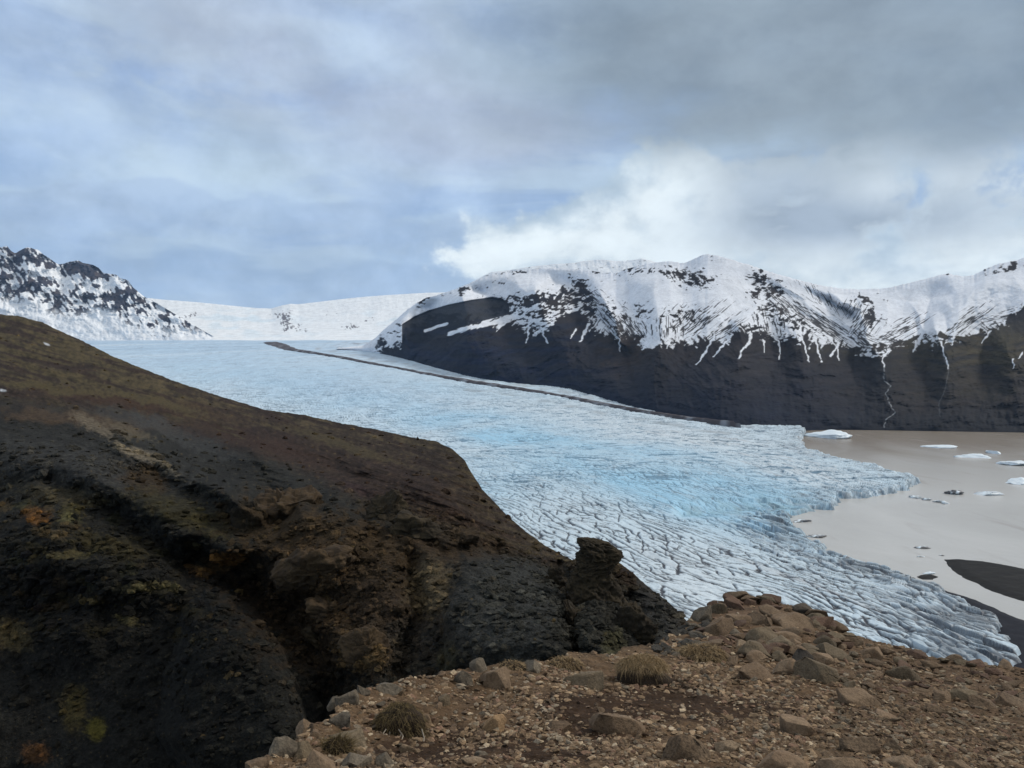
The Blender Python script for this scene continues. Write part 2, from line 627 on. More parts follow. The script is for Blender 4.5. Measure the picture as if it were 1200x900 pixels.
def crack(len_, wid, ang, seed, thr):
    c, s_ = math.cos(math.radians(ang)), math.sin(math.radians(ang))
    a = al * c + ac * s_
    b = -al * s_ + ac * c
    n = pn(a / len_, b / wid, seed)
    gate = sst(-0.25, 0.2, pn(a / (len_ * 0.55), b / (wid * 1.6), seed + 50))
    return np.clip(1 - np.abs(n) / thr, 0, 1) * gate


near = 1 - sst(1300, 2300, YY)
mid = sst(900, 1700, YY) * (1 - sst(3300, 5200, YY))


def fissures(spacing, width, ang, seed, seg, thresh):
    """broken, gently wandering parallel crevasses"""
    c, s_ = math.cos(math.radians(ang)), math.sin(math.radians(ang))
    a = al * c + ac * s_
    b = -al * s_ + ac * c
    ph = b / spacing + 0.95 * fbm(a / 190, b / 70, 3, seed, 0.55) + 0.15 * pn(a / 16, b / 9, seed + 5) + 0.06 * pn(a / 5, b / 4, seed + 6)
    idn = np.floor(ph)
    fr_ = np.abs(ph - idn - 0.5) * spacing
    off_ = (_hash2(idn.astype(np.int64), np.zeros(idn.shape, np.int64), seed + 9) & np.uint32(255)).astype(float)
    gate = sst(thresh, thresh + 0.28, pn(a / seg + off_ * 0.37, off_ * 1.7, seed + 11) + 0.2 * pn(a / 17, off_, seed + 12))
    w_ = width * (0.45 + 0.8 * gate)
    return np.clip(1 - fr_ / w_, 0, 1) * gate


c1 = fissures(10, 1.6, 3, 30, 110, -0.24)
c2 = fissures(15, 1.6, -21, 33, 45, -0.05)
c5 = fissures(11, 2.1, 20, 48, 130, -0.32)
c3 = fissures(13, 1.5, 27, 36, 40, -0.02)
c4 = fissures(15, 1.7, 62, 39, 20, 0.0)
hat = fissures(26, 5.5, 66, 42, 60, -0.10)
hat2 = fissures(44, 9, 80, 45, 110, -0.10)
def blocks(la, lb, seed, wv):
    """tilted ice blocks: returns gap to the neighbouring block (metres) and the height of the tilted top"""
    ua, ub = al / la + wv * fbm(al / 60, ac / 30, 3, seed + 1), ac / lb + wv * fbm(al / 60 + 5, ac / 30, 3, seed + 2)
    xi, yi = np.floor(ua).astype(np.int64), np.floor(ub).astype(np.int64)
    f1 = np.full(ua.shape, 9.0)
    f2 = np.full(ua.shape, 9.0)
    tl = np.zeros(ua.shape)
    idv = np.zeros(ua.shape)
    for i in (-1, 0, 1):
        for j in (-1, 0, 1):
            h = _hash2(xi + i, yi + j, seed)
            da = ua - (xi + i + (h & np.uint32(1023)).astype(float) / 1023)
            db = ub - (yi + j + ((h >> np.uint32(10)) & np.uint32(1023)).astype(float) / 1023)
            h2 = _hash2(xi + i, yi + j, seed + 77)
            ga, gb = (h2 & np.uint32(255)).astype(float) / 128 - 1, ((h2 >> np.uint32(8)) & np.uint32(255)).astype(float) / 128 - 1
            d = np.hypot(da, db)
            near_ = d < f1
            f2 = np.where(near_, f1, np.minimum(f2, d))
            f1 = np.where(near_, d, f1)
            tl = np.where(near_, da * ga + db * gb, tl)
            idv = np.where(near_, ((h >> np.uint32(20)) & np.uint32(255)).astype(float) / 255, idv)
    return (f2 - f1) * min(la, lb), tl, idv


gap1, tilt1, cid = blocks(85, 13, 61, 0.5)
gap2, tilt2, cid2 = blocks(26, 8, 64, 0.45)
gap3, tilt3, cid3 = blocks(30, 42, 67, 0.4)
edge_zone = (1 - sst(15, 130, dT)) * (YY < 2900) * (0.55 + 0.45 * sst(1500, 1000, YY))
lowright = sst(900, 1120, PXg) * sst(640, 720, PYg)
ser = np.clip(edge_zone + 0.30 * lowright, 0, 1)
farm = sst(2400, 3600, YY)
lrz = sst(860, 980, PXg) * sst(655, 700, PYg)
cre = np.maximum.reduce([c5 * lrz, c1 * near, 0.9 * c2 * near, 0.75 * c3 * near, 0.6 * c4 * near, 0.9 * hat * mid, 0.8 * hat2 * np.maximum(mid, 0.7 * farm),
                         0.7 * c1 * mid])
soft = fbm(XX / 55, YY / 90, 4, 70)
patch = sst(-0.28, 0.30, fbm(XX / 170, YY / 240, 3, 74))
cre = cre * (0.6 + 0.4 * patch)
Z = Z + 0.9 * near * fbm(al / 9, ac / 5, 3, 79, 0.6) + 1.2 * soft * np.clip(1 - 0.5 * sst(3000, 6000, YY), 0, 1)
Z = Z + (near * 0.5 + 0.4) * tilt1 * (0.4 + 0.8 * patch) + (0.3 * near + 0.2) * tilt2 + mid * 3 * tilt3
Z = Z - 2.3 * cre * (1 + 1.2 * sst(1500, 3000, YY))
Z = Z + ser * (3.0 * (cid - 0.45) + 4.0 * tilt1 + 2.5 * tilt2 + 3.0 * (cid2 - 0.5)) * np.clip(dT / 25, 0, 1)
bgate = sst(-0.25, 0.15, pn(al / 33, ac / 19, 66))
bcrack = np.maximum(np.clip(1 - gap1 / 1.5, 0, 1) * np.maximum(0.9 * ser, 0.55 * near * bgate), np.clip(1 - gap2 / 0.9, 0, 1) * np.maximum(ser * 0.7, 0.25 * near * bgate * patch))
Z = Z - 2.2 * bcrack
und = fbm(XX / 420, YY / 700, 3, 75)
Z = Z + 7 * und * sst(1500, 2600, YY)
# step of blue seracs running out to the bay at about (900, 585)
step_l, step_t = pline(PXg, PYg, [(800, 588), (850, 582), (890, 578), (930, 580), (975, 590)])
stepm = np.clip(1 - step_l / 13, 0, 1)
Z = Z - 9 * stepm * (PYg > 574) * np.clip(dT / 30, 0, 1)
# ice cliff
cliff = sst(0, 13, dT + 4 * pn(XX / 9, YY / 9, 77))
Z = np.where(dT > -4, -4 + (Z + 4) * cliff, -4)

# colour of the ice, with crevasse dirt and shadow painted in
ic = np.zeros(XX.shape + (3,)) + np.array((0.585, 0.695, 0.765))
nb = fbm(XX / 300, YY / 500, 4, 80)
blue = np.clip(1.0 * blob(PXg, PYg, 620, 512, 120, 20, 12) + 1.0 * blob(PXg, PYg, 760, 548, 130, 24, 14) + 0.8 * blob(PXg, PYg, 880, 590, 110, 30, 15)
               + 0.45 * blob(PXg, PYg, 960, 560, 110, 22, 10) + 0.35 * blob(PXg, PYg, 330, 445, 180, 22, 8) + 0.5 * blob(PXg, PYg, 560, 560, 60, 40) + 0.45 * blob(PXg, PYg, 700, 530, 260, 45, 14), 0, 1)
blue = np.clip(blue * (0.75 + 1.0 * nb) + 0.10 * nb, 0, 1)
ic = lerp(ic, (0.33, 0.61, 0.80), 0.85 * blue)
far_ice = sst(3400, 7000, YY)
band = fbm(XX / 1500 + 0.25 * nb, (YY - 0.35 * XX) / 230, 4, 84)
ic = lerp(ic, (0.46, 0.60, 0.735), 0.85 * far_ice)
ic = lerp(ic, (0.44, 0.60, 0.74), 0.7 * blob(PXg, PYg, 380, 450, 190, 26, 8))
motl = fbm(XX / 60, YY / 110, 4, 83, 0.6)
ic = ic * (1 + 0.22 * motl * sst(1500, 3000, YY))[..., None]
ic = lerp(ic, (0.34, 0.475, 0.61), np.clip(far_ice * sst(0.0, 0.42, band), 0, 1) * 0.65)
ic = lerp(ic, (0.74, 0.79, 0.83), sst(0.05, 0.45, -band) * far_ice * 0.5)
white = blob(PXg, PYg, 730, 500, 170, 18, 9) + 0.8 * blob(PXg, PYg, 960, 552, 90, 14, 12) + 0.7 * blob(PXg, PYg, 830, 690, 100, 45, 30)
ic = lerp(ic, (0.72, 0.765, 0.79), np.clip(white, 0, 1) * 0.65)
grit = sst(0.02, 0.5, fbm(al / 90, ac / 14, 5, 88)) * (1 - 0.6 * sst(2000, 3000, YY))
ic = lerp(ic, (0.42, 0.45, 0.475), grit * 0.40)
pinkish = sst(0.1, 0.4, fbm(al / 200, ac / 24, 4, 91)) * (blob(PXg, PYg, 900, 525, 170, 25, 8) + blob(PXg, PYg, 1000, 680, 140, 60, 30))
ic = lerp(ic, (0.42, 0.385, 0.38), np.clip(pinkish, 0, 1) * 0.45)
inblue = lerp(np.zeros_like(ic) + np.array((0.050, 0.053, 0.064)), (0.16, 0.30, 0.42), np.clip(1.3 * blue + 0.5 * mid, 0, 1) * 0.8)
ic = ic + (inblue - ic) * (np.clip(sst(0.06, 0.55, cre), 0, 1) * (1 - 0.55 * sst(2400, 4200, YY)))[..., None]  # cracks darkened in colour for their dirt and their shadow
ic = lerp(ic, (0.075, 0.085, 0.105), sst(0.10, 0.55, bcrack) * (0.93 - 0.35 * blue))  # gaps between ice blocks get the same painted crevasse dark
ic = lerp(ic, (0.30, 0.36, 0.41), ser * sst(0.45, 0.8, cid2) * 0.5)
ic = lerp(ic, (0.29, 0.46, 0.54), stepm * 0.7 * sst(-0.4, 0.3, pn(XX / 14, YY / 60, 92)))
dirty = sst(0.30, 0.62, fbm(XX / 40, YY / 60, 4, 95) + 0.35 * ser) * np.clip(edge_zone + 0.25 * near, 0, 1)
ic = lerp(ic, (0.13, 0.14, 0.155), dirty * 0.55)
snd = blob(PXg, PYg, 1150, 735, 70, 40, 40) * sst(-0.1, 0.35, fbm(al / 50, ac / 12, 4, 93))
ic = lerp(ic, (0.15, 0.16, 0.175), np.clip(snd, 0, 1) * 0.75)
rim = (1 - sst(0, 16, np.abs(dT))) * (YY < 2900)
ic = lerp(ic, (0.16, 0.19, 0.21), rim * sst(-0.1, 0.3, pn(XX / 60, YY / 60, 96)) * 0.6)
# dirty strip between the moraine and the mountain foot
MOR_PX = [(318, 401.5), (326, 404.5), (340, 409.5), (360, 412.5), (400, 419), (440, 427), (480, 434.5), (520, 442), (560, 448.5), (600, 454.5), (640, 461), (680, 468.5), (720, 476.5), (760, 483.5), (800, 489.5), (840, 494.5), (870, 497.5)]
dM, _ = pline(PXg, PYg, [(a - 15, b + 7) for a, b in MOR_PX[8:]])
ic = lerp(ic, (0.24, 0.255, 0.265), np.exp(-(dM / 2.2) ** 2) * 0.5 * sst(-0.3, 0.3, pn(XX / 120, YY / 120, 97)))
dM2, _ = pline(PXg, PYg, [(a + 12, b - 4) for a, b in MOR_PX[3:]])
ic = lerp(ic, (0.36, 0.37, 0.38), np.exp(-(dM2 / 3.0) ** 2) * 0.55 * sst(-0.2, 0.3, fbm(XX / 90, YY / 90, 3, 98)))
swirl = blob(PXg, PYg, 415, 405, 24, 5) * sst(0.0, 0.3, fbm(XX / 130, YY / 200, 4, 99))
ic = lerp(ic, (0.2, 0.19, 0.20), np.clip(swirl, 0, 1) * 0.8)
silg = ip(PXg, SIL)
keep = (dT > -14) & (PYg < silg + 70)
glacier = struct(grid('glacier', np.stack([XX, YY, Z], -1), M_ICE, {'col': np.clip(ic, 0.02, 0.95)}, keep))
zgl = Z
glacier['label'] = 'wide crevassed blue-white glacier tongue flowing from the icecap to the brown lagoon'

# medial moraine: a long low ridge of rubble on the ice
mp = []
for i in range(len(MOR_PX) - 1):
    for t in np.linspace(0, 1, 14, endpoint=False):
        mp.append((MOR_PX[i][0] * (1 - t) + MOR_PX[i + 1][0] * t, MOR_PX[i][1] * (1 - t) + MOR_PX[i + 1][1] * t))
mp = np.array(mp)
md = np.array([on_ice(a, b) for a, b in mp])
mc = np.stack([(mp[:, 0] - CX) / F * md, md], -1)
for _ in range(3):
    mc[1:-1] = (mc[:-2] + 2 * mc[1:-1] + mc[2:]) / 4
tan = np.gradient(mc, axis=0)
tan /= np.linalg.norm(tan, axis=1)[:, None]
nor = np.stack([-tan[:, 1], tan[:, 0]], -1)
tt = np.linspace(0, 1, len(mc))
hw = ip(tt, [(0, 150), (0.08, 150), (0.16, 75), (0.3, 48), (0.6, 40), (0.8, 34), (0.93, 20), (1, 2)])
hw = 0.55 * hw * (1 + 0.5 * fbm(tt * 60, tt * 0, 3, 101))
ac_ = np.linspace(-1, 1, 17)
mX = mc[:, 0][:, None] + nor[:, 0][:, None] * hw[:, None] * ac_
mY = mc[:, 1][:, None] + nor[:, 1][:, None] * hw[:, None] * ac_
mZ = zice(mY) + 1.0 - 6 * (tt > 0.985)[:, None] + (7 + 5 * fbm(mX / 60, mY / 60, 4, 102)) * (1 - np.abs(ac_) ** 2) - 11 * np.abs(ac_) ** 6
mcol = lerp(np.zeros(mX.shape + (3,)) + np.array((0.075, 0.062, 0.062)), (0.30, 0.31, 0.33), sst(0.0, 0.35, fbm(mX / 45, mY / 45, 4, 104)) * 0.7)
struct(grid('moraine', np.stack([mX, mY, mZ], -1), M_MOUNT, {'col': mcol}))['label'] = 'thin dark rubble line of the medial moraine curving down the glacier'

# ================================================================== LAGOON AND LAKE BED
wp = [(-1500, -400, 0), (7000, -400, 0), (7000, 4200, 0), (-1500, 4200, 0)]
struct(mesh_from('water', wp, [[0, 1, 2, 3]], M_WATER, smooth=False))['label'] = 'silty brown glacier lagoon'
gx = np.linspace(-15000, 15000, 60)
gy = np.linspace(-3000, 16500, 60)
GX, GY = np.meshgrid(gx, gy)
GZ = np.full(GX.shape, -14.0)
struct(grid('ground', np.stack([GX, GY, GZ], -1), M_SAND, {'col': np.zeros(GX.shape + (3,)) + 0.05}))


def island(name, poly_px, h, col, label, hi=(0.030, 0.028, 0.026)):
    poly = []
    for a, b in poly_px:
        yw = on_water(b)
        poly.append(((a - CX) / F * yw, yw))
    poly = np.array(poly)
    lo, up_ = poly.min(0) - 12, poly.max(0) + 12
    x = np.linspace(lo[0], up_[0], 170)
    y = np.linspace(lo[1], up_[1], 170)
    x, y = np.meshgrid(x, y)
    wx, wy = x + 4 * fbm(x / 25, y / 25, 3, 110), y + 4 * fbm(x / 25 + 7, y / 25, 3, 111)
    d, _ = pline(wx, wy, np.vstack([poly, poly[:1]]))
    d = np.where(inside(wx, wy, poly), d, -d)
    z = -0.8 + h * sst(-9, 13, d) + 0.5 * fbm(x / 14, y / 14, 4, 112) * sst(0, 10, d)
    c = lerp(np.zeros(x.shape + (3,)) + np.array(col), hi, sst(-0.1, 0.4, fbm(x / 30, y / 12, 4, 113)) * 0.45)
    o = struct(grid(name, np.stack([x, y, z], -1), M_SAND, {'col': c}, d > -9))
    o['label'] = label


island('sandbar', [(1107, 656), (1125, 656), (1150, 658), (1180, 663), (1215, 670), (1260, 684), (1300, 705), (1260, 716), (1215, 708), (1185, 700), (1158, 690), (1132, 677), (1118, 668), (1112, 662)],
       3.2, (0.014, 0.013, 0.012), 'large black sandbar lying in the pale lagoon')
island('sandbar', [(1075, 676), (1081, 673.5), (1090, 673.5), (1099, 676), (1094, 679.5), (1082, 679)], 2.4, (0.018, 0.016, 0.015), 'small dark oval sandbar near the ice edge')
island('shore', [(1070, 677), (1100, 690), (1140, 703), (1170, 716), (1200, 728), (1245, 744), (1330, 770), (1330, 930), (1180, 930), (1180, 800), (1165, 745), (1120, 709), (1080, 690)],
       3.4, (0.012, 0.013, 0.019), 'dark wet shore behind the glacier snout', (0.022, 0.022, 0.028))

# ================================================================== MOUNTAINS
BASE = [(395, 409), (430, 411), (470, 420), (520, 434), (560, 443.5), (600, 447.5), (660, 454), (700, 464), (741, 475.5), (800, 486), (850, 494.5), (900, 499.5), (950, 502), (1200, 507), (1500, 513)]
CREST = [(395, 408), (425, 405), (440, 396), (452, 384), (465, 374), (478, 362), (490, 354), (500, 349), (525, 342), (545, 334), (562, 327), (577, 321), (600, 318), (640, 313.5), (665, 315), (690, 317), (705, 319),
         (722, 320), (735, 315), (750, 311), (765, 308), (785, 306), (800, 308.5), (810, 305), (820, 300.0), (829, 297.5), (845, 300.5), (860, 305), (880, 311), (900, 318), (930, 326.5), (960, 334), (985, 338),
         (1010, 339), (1040, 337.5), (1060, 333), (1075, 329), (1090, 325.5), (1100, 322.5), (1110, 320.5), (1118, 322), (1130, 324), (1142, 322), (1155, 315), (1170, 309), (1185, 306.5), (1200, 302), (1250, 292), (1300, 286), (1500, 282)]
GAP = [(395, 50), (430, 150), (460, 450), (500, 950), (600, 1500), (800, 1900), (1000, 2000), (1200, 1800), (1500, 1700)]
mpx = np.arange(395, 1500, 0.85)
pb = ips(mpx, BASE, 12)
pc = ips(mpx, CREST, 0.9)
crest_jag = 0.9 * fbm(mpx / 9, mpx * 0, 3, 120) + 0.6 * pn(mpx / 3, mpx * 0, 121)
_k = np.array([395, 430, 470, 520, 560, 600, 660, 700, 741, 800, 850.0])
_y = [on_ice(a, b) for a, b in zip(_k, ip(_k, BASE))]
yb = np.interp(mpx, list(_k) + [980, 1200, 1500], _y + [on_water(503.5), on_water(507), on_water(513)])
kk_ = np.ones(41) / 41
yb = np.convolve(np.pad(yb, 20, 'edge'), kk_, 'valid')
yc = yb + ips(mpx, GAP, 20)
T = np.concatenate([np.linspace(-0.06, 0.0, 6)[:-1], np.linspace(0, 1, 420)])
PX, TT = np.meshgrid(mpx, T)
PY = pb + (pc - pb) * TT + crest_jag * sst(0.93, 1.0, TT)
Gt = np.clip(TT, 0, 1) ** 1.25
DY = yb + (yc - yb) * Gt + np.clip(TT, -1, 0) * 600
rel = np.zeros(PX.shape)


WRP1, WRP2 = fbm(PX / 30, PY / 30, 4, 132), fbm(PX / 30 + 9, PY / 30, 4, 133)


def spur(pts, w, a):
    d, t = pline(PX + 9 * WRP1, PY + 9 * WRP2, pts)
    ww = w * (0.55 + 0.9 * t)
    return a * np.exp(-(d / ww) ** 2) * np.minimum(1, 1.6 * (1 - np.abs(t - 0.45)))


RIDGES = [[(640, 316), (674, 333), (688, 358), (699, 374), (712, 385), (735, 415), (745, 450)], [(890, 322), (884, 345), (862, 368), (842, 387), (815, 410), (790, 445)],
          [(891, 323), (894, 350), (901, 385), (905, 420), (900, 475)], [(893, 325), (915, 348), (940, 368), (975, 388), (1000, 400), (1005, 440), (1000, 480)],
          [(925, 326), (948, 342), (972, 357), (1000, 367)], [(1072, 378), (1080, 400), (1086, 440), (1084, 480)], [(1108, 322), (1092, 350), (1082, 378)],
          [(1180, 368), (1152, 392), (1150, 430), (1150, 485)], [(560, 338), (600, 372), (618, 405), (640, 445)], [(505, 350), (500, 400), (520, 425)], [(1230, 320), (1230, 400), (1235, 500)]]
GULLIES = [[(765, 335), (776, 385), (772, 410), (768, 440), (765, 482)], [(1012, 348), (1012, 375), (1016, 396), (1030, 414), (1037, 440), (1040, 502)], [(1098, 386), (1110, 415), (1110, 475)],
           [(625, 340), (648, 385), (662, 405), (668, 440), (690, 465)], [(868, 384), (866, 420), (860, 488)], [(930, 384), (944, 425), (950, 492)], [(540, 345), (550, 400), (570, 438)], [(1180, 405), (1192, 450), (1195, 505)], [(470, 380), (480, 420)],
           [(960, 334), (985, 352), (1010, 362)], [(1150, 330), (1130, 360), (1118, 390)], [(705, 345), (722, 380), (730, 400)]]
wqx, wqy = PX + 7 * WRP1, PY + 7 * WRP2
dR = np.full(PX.shape, 1e9)
aR = np.zeros(PX.shape)
for qi, pts in enumerate(RIDGES):
    d, t = pline(wqx, wqy, pts)
    L = sum(math.hypot(pts[j + 1][0] - pts[j][0], pts[j + 1][1] - pts[j][1]) for j in range(len(pts) - 1))
    aR = np.where(d < dR, t * L + 500 * qi, aR)
    dR = np.minimum(dR, d)
dG = np.full(PX.shape, 1e9)
for pts in GULLIES:
    dG = np.minimum(dG, pline(wqx, wqy, pts)[0])
fold = dG / (dG + dR + 1e-6)
fold = fold * fold * (3 - 2 * fold) * 0.6 + fold * 0.4
rel += 0.085 * (fold - 0.5) * sst(-0.05, 0.55, TT) * sst(1.0, 0.86, TT)
# great dark cliff on the left shoulder
CLIFF = [(470, 403), (470, 379), (485, 369.5), (503, 362), (525, 355.5), (552, 350), (577, 346.5), (590, 349), (599, 356), (597, 370), (580, 374), (560, 379), (530, 391), (510, 398), (498, 408), (480, 414)]
cw_x = PX + 2.5 * pn(PX / 7, PY / 7, 130)
cw_y = PY + 2.0 * pn(PX / 6, PY / 9, 131)
incl = inside(cw_x, cw_y, CLIFF)
dcl, _ = pline(PX, PY, CLIFF + CLIFF[:1])
clm = np.where(incl, sst(0, 4, dcl), 0)
rel += 0.012 * clm
WX = (PX - CX) / F * DY
WZ = EYE - (PY - HY) / F * DY
SHEAR = [(395, 0.6), (600, 0.35), (660, 0.3), (690, -0.3), (705, 0.8), (740, 0.65), (775, 0.1), (800, -0.7), (830, -1.1), (862, -0.9), (880, -0.3), (895, 0.25), (920, 0.9), (950, 1.25), (985, 1.25), (1008, 0.7), (1022, 0.0),
         (1040, -0.8), (1070, -1.2), (1100, -0.7), (1130, -0.9), (1180, -1.3), (1500, -1.0)]
LINE = [(395, 424), (440, 415), (458, 407), (470, 395), (482, 384), (495, 376), (530, 372), (580, 374), (610, 384), (640, 388), (655, 372), (675, 368), (690, 376), (700, 385), (720, 391), (760, 397), (800, 402), (825, 400), (840, 394), (870, 388), (900, 391), (940, 396), (970, 402), (1000, 408), (1015, 412), (1035, 408),
        (1060, 399), (1085, 393), (1105, 398), (1130, 395), (1150, 386), (1170, 377), (1190, 369), (1230, 360), (1500, 345)]
sh = ips(PX, SHEAR, 20)
ln = ips(PX, LINE, 6)
cc = PX - sh * np.clip(PY - ln, -60, 22) * 0.8 + 2.5 * fbm(PX / 18, PY / 18, 3, 139)
gul = ridged(aR / 22 + 0.5 * WRP1, dR / 60, 4, 140)
rel += -0.010 * (gul - 0.6) * (0.10 + 0.90 * sst(-15, 15, PY - ln)) + 0.004 * fbm(PX / 8, PY / 12, 4, 141) * sst(-30, 10, PY - ln)
lower = sst(0, 1, (PY - ln) / 40)
rel += 0.010 * fbm(PX / 26, PY / 40, 4, 145) * lower + 0.012 * (ridged(aR / 11, dR / 70, 4, 146) - 0.6) * lower + 0.0045 * fbm(PX / 45 + PY / 90, PY / 9 + 0.8 * fbm(PX / 60, PY / 30, 3, 143), 4, 142) * lower + 0.006 * fbm(PX / 12, PY / 16, 5, 144) * lower      # basalt layers and gullies
fade = np.clip(TT / 0.04, 0, 1) * np.clip((1 - TT) / 0.02, 0, 1)
DYd = DY * (1 + rel * fade)
V = P(PX, PY, DYd)
# snow
streak = pn(aR / 3.6, dR / 50, 150) + 0.6 * pn(aR / 1.9, dR / 30, 151)
big = fbm(PX / 22, PY / 40, 3, 152)
mott = fbm(PX / 6, PY / 5, 5, 154, 0.6)
finger = np.clip(pn(aR / 8, dR / 200, 153), -1, 1)
d = ln - PY + 14 * big + 7 * streak + 15 * mott + 9 * finger
snow = sst(-1.6, 2.2, d)


def stripes(cx, cy, rx, ry, rot, dirn, sp, am):
    """thin bare streaks running down the fall line inside one patch of the snow"""
    c, s_ = math.cos(math.radians(dirn)), math.sin(math.radians(dirn))
    a = (PX - cx) * c + (PY - cy) * s_
    b = -(PX - cx) * s_ + (PY - cy) * c + 1.2 * WRP1
    n = pn(b / (sp * 0.8), a / 20, 171) + 0.5 * pn(b / (sp * 2.3), a / 40, 172) + 0.7 * pn(b / (sp * 0.5), a / 6, 173)
    bl = blob(PX, PY, cx, cy, rx * 1.2, ry * 1.2, rot)
    return sst(0.46, 0.64, n * 0.60 + (am - 0.10) * bl) * sst(0.10, 0.35, bl)


bare = np.zeros(PX.shape)
for z_ in ((722, 378, 34, 15, 38, 46, 1.9, .62), (738, 384, 16, 16, 0, 60, 2.2, .65), (820, 378, 36, 9, -38, -38, 1.8, .58), (800, 374, 24, 12, 0, -50, 2.2, .55), (845, 388, 28, 7, -36, -36, 2.0, .65), (782, 384, 20, 10, 0, 88, 2.4, .6),
           (950, 370, 48, 12, 34, 35, 1.5, .66), (972, 384, 34, 8, 30, 33, 1.6, .66), (915, 356, 20, 10, 40, 44, 1.8, .6), (958, 345, 32, 7, 34, 62, 1.7, .52), (1000, 363, 22, 8, 12, -62, 1.7, .52), (1008, 380, 16, 12, 0, -50, 2.0, .68),
           (1030, 402, 22, 8, -10, 20, 1.9, .6), (1052, 388, 34, 9, -28, -30, 1.5, .62), (1130, 378, 30, 9, -32, -36, 1.7, .62), (1172, 372, 26, 6, -18, -16, 1.6, .60), (1010, 396, 10, 10, 0, 40, 2.2, .8), (898, 378, 26, 14, 0, 75, 2.6, .52), (695, 348, 10, 10, 40, 40, 1.6, .6),
           (685, 388, 22, 8, -30, -55, 2.2, .45), (632, 392, 18, 8, 0, 80, 2.2, .5)):
    bare = np.maximum(bare, stripes(*z_))
fan = np.ones(PX.shape)
snow = snow * (1 - bare * 0.95)
rk = fbm(PX / 8, PY / 4.6, 5, 158, 0.6)
rk2 = fbm(aR / 2.6, dR / 10, 3, 159)
ROCKS = ((755, 317, 16, 4, 0, .5), (797, 322, 22, 6, 12, .85), (818, 328, 14, 8, 0, .95), (736, 316, 12, 4, -25, .6), (682, 340, 9, 13, -35, .95), (690, 352, 8, 10, -30, .8), (595, 317, 17, 3, 0, .75), (590, 331, 9, 2.5, -20, .5), (835, 302, 10, 2.5, 5, .6), (697, 316, 6, 3, 0, .9),
         (640, 352, 44, 5, 2, .95), (612, 358, 14, 5, -10, .9), (670, 352, 14, 6, 10, .9), (690, 362, 8, 12, -20, 1.), (603, 366, 10, 6, 0, .85), (640, 362, 26, 6, -12, .6), (672, 378, 22, 9, -20, 1.1), (893, 330, 13, 9, 30, .8), (886, 342, 7, 9, 20, .8), (905, 340, 10, 10, 35, .8), (1022, 372, 14, 7, 20, .8), (1015, 352, 16, 7, 0, .5), (650, 352, 30, 9, 0, .85), (625, 350, 20, 6, -12, .9), (665, 345, 16, 8, 0, .85), (640, 366, 30, 10, -15, .7),
         (585, 364, 16, 5, 0, .8), (720, 370, 22, 14, 30, .45), (752, 366, 14, 10, 60, .5), (800, 372, 20, 12, 0, .45), (1185, 312, 14, 5, -20, .75), (1165, 318, 10, 4, 0, .5), (1110, 321, 5, 2, 0, .7), (905, 365, 14, 10, 0, .7), (930, 378, 26, 10, 25, .6), (495, 350, 10, 5, -30, .7), (545, 340, 26, 4, -15, .45),
         (450, 400, 20, 6, -40, .6), (470, 408, 20, 7, -20, .7), (505, 372, 12, 4, 0, .3))
rmask = np.zeros(PX.shape)
for (a, b, rx, ry, ro, am) in ROCKS:
    rmask = np.maximum(rmask, am * blob(PX, PY, a, b, rx * 1.25, ry * 1.25, ro))
rock = sst(0.36, 0.50, 0.74 * rmask + 0.85 * rk + 0.55 * rk2 + 0.02) * (rmask > 0.10)
rock = np.maximum(rock, sst(0.42, 0.55, rk + 0.5 * rk2 + 0.05) * 0.7 * (1 - sst(880, 960, PX)) * sst(8, 3, np.abs(PY - 325)))
snow = snow * (1 - rock)
snow = np.where(clm > 0.3, snow * 0.03, snow)
# ledges of snow below the cliff, gully snow, the two meltwater streams
led, _ = pline(PX, PY, [(527, 391), (550, 384), (575, 379), (602, 370)])
snow = np.maximum(snow, sst(0.45, 0.75, np.exp(-(led / 3.6) ** 2) + 0.45 * streak * 0.6))
led, _ = pline(PX, PY, [(498, 388), (512, 383), (524, 379)])
snow = np.maximum(snow, sst(0.5, 0.8, np.exp(-(led / 2.6) ** 2) + 0.25 * streak))
for pts, w in (([(880, 392), (878, 402), (868, 412), (866, 420)], 2.2), ([(904, 390), (912, 400), (914, 412), (913, 421)], 1.6), ([(934, 388), (941, 398), (944, 410), (948, 424)], 1.6), ([(956, 396), (958, 408), (963, 424)], 1.5), ([(974, 398), (981, 408), (983, 425)], 1.1), ([(895, 398), (896, 413)], 1.0),
               ([(1086, 386), (1078, 395), (1071, 412)], 3.0), ([(1120, 386), (1116, 404)], 1.6), ([(1160, 388), (1151, 402)], 1.4), ([(1040, 412), (1034, 420), (1036, 430)], 1.2), ([(785, 392), (782, 408)], 1.2), ([(838, 392), (822, 420), (816, 427)], 1.4), ([(858, 392), (846, 406), (836, 418)], 1.6), ([(712, 385), (726, 398), (726, 412)], 1.2),
               ([(620, 385), (617, 402)], 1.6), ([(634, 384), (641, 402)], 1.4), ([(690, 380), (680, 400)], 2.0), ([(675, 386), (668, 397)], 1.4), ([(1198, 413), (1194, 420)], 1.4), ([(1187, 421), (1188, 432)], 1.0), ([(1102, 400), (1108, 420), (1112, 432)], 1.3)):
    q, t = pline(PX + 1.4 * pn(PX / 5, PY / 5, 160), PY, pts)
    snow = np.maximum(snow, sst(0.42, 0.72, np.exp(-(q / (w * (1.15 - 0.5 * t))) ** 2) + 0.55 * fbm(PX / 2.6, PY / 4.5, 3, 174) - 0.05))
stream, _ = pline(PX + 1.5 * pn(PY / 4, PX * 0, 161), PY, [(1036, 430), (1036, 446), (1044, 452), (1038, 460), (1041, 470), (1049, 484), (1038, 492), (1036, 501)])
stream2, _ = pline(PX + 1.0 * pn(PY / 4, PX * 0, 162), PY, [(1104, 415), (1112, 432), (1108, 455), (1100, 474), (1102, 488)])
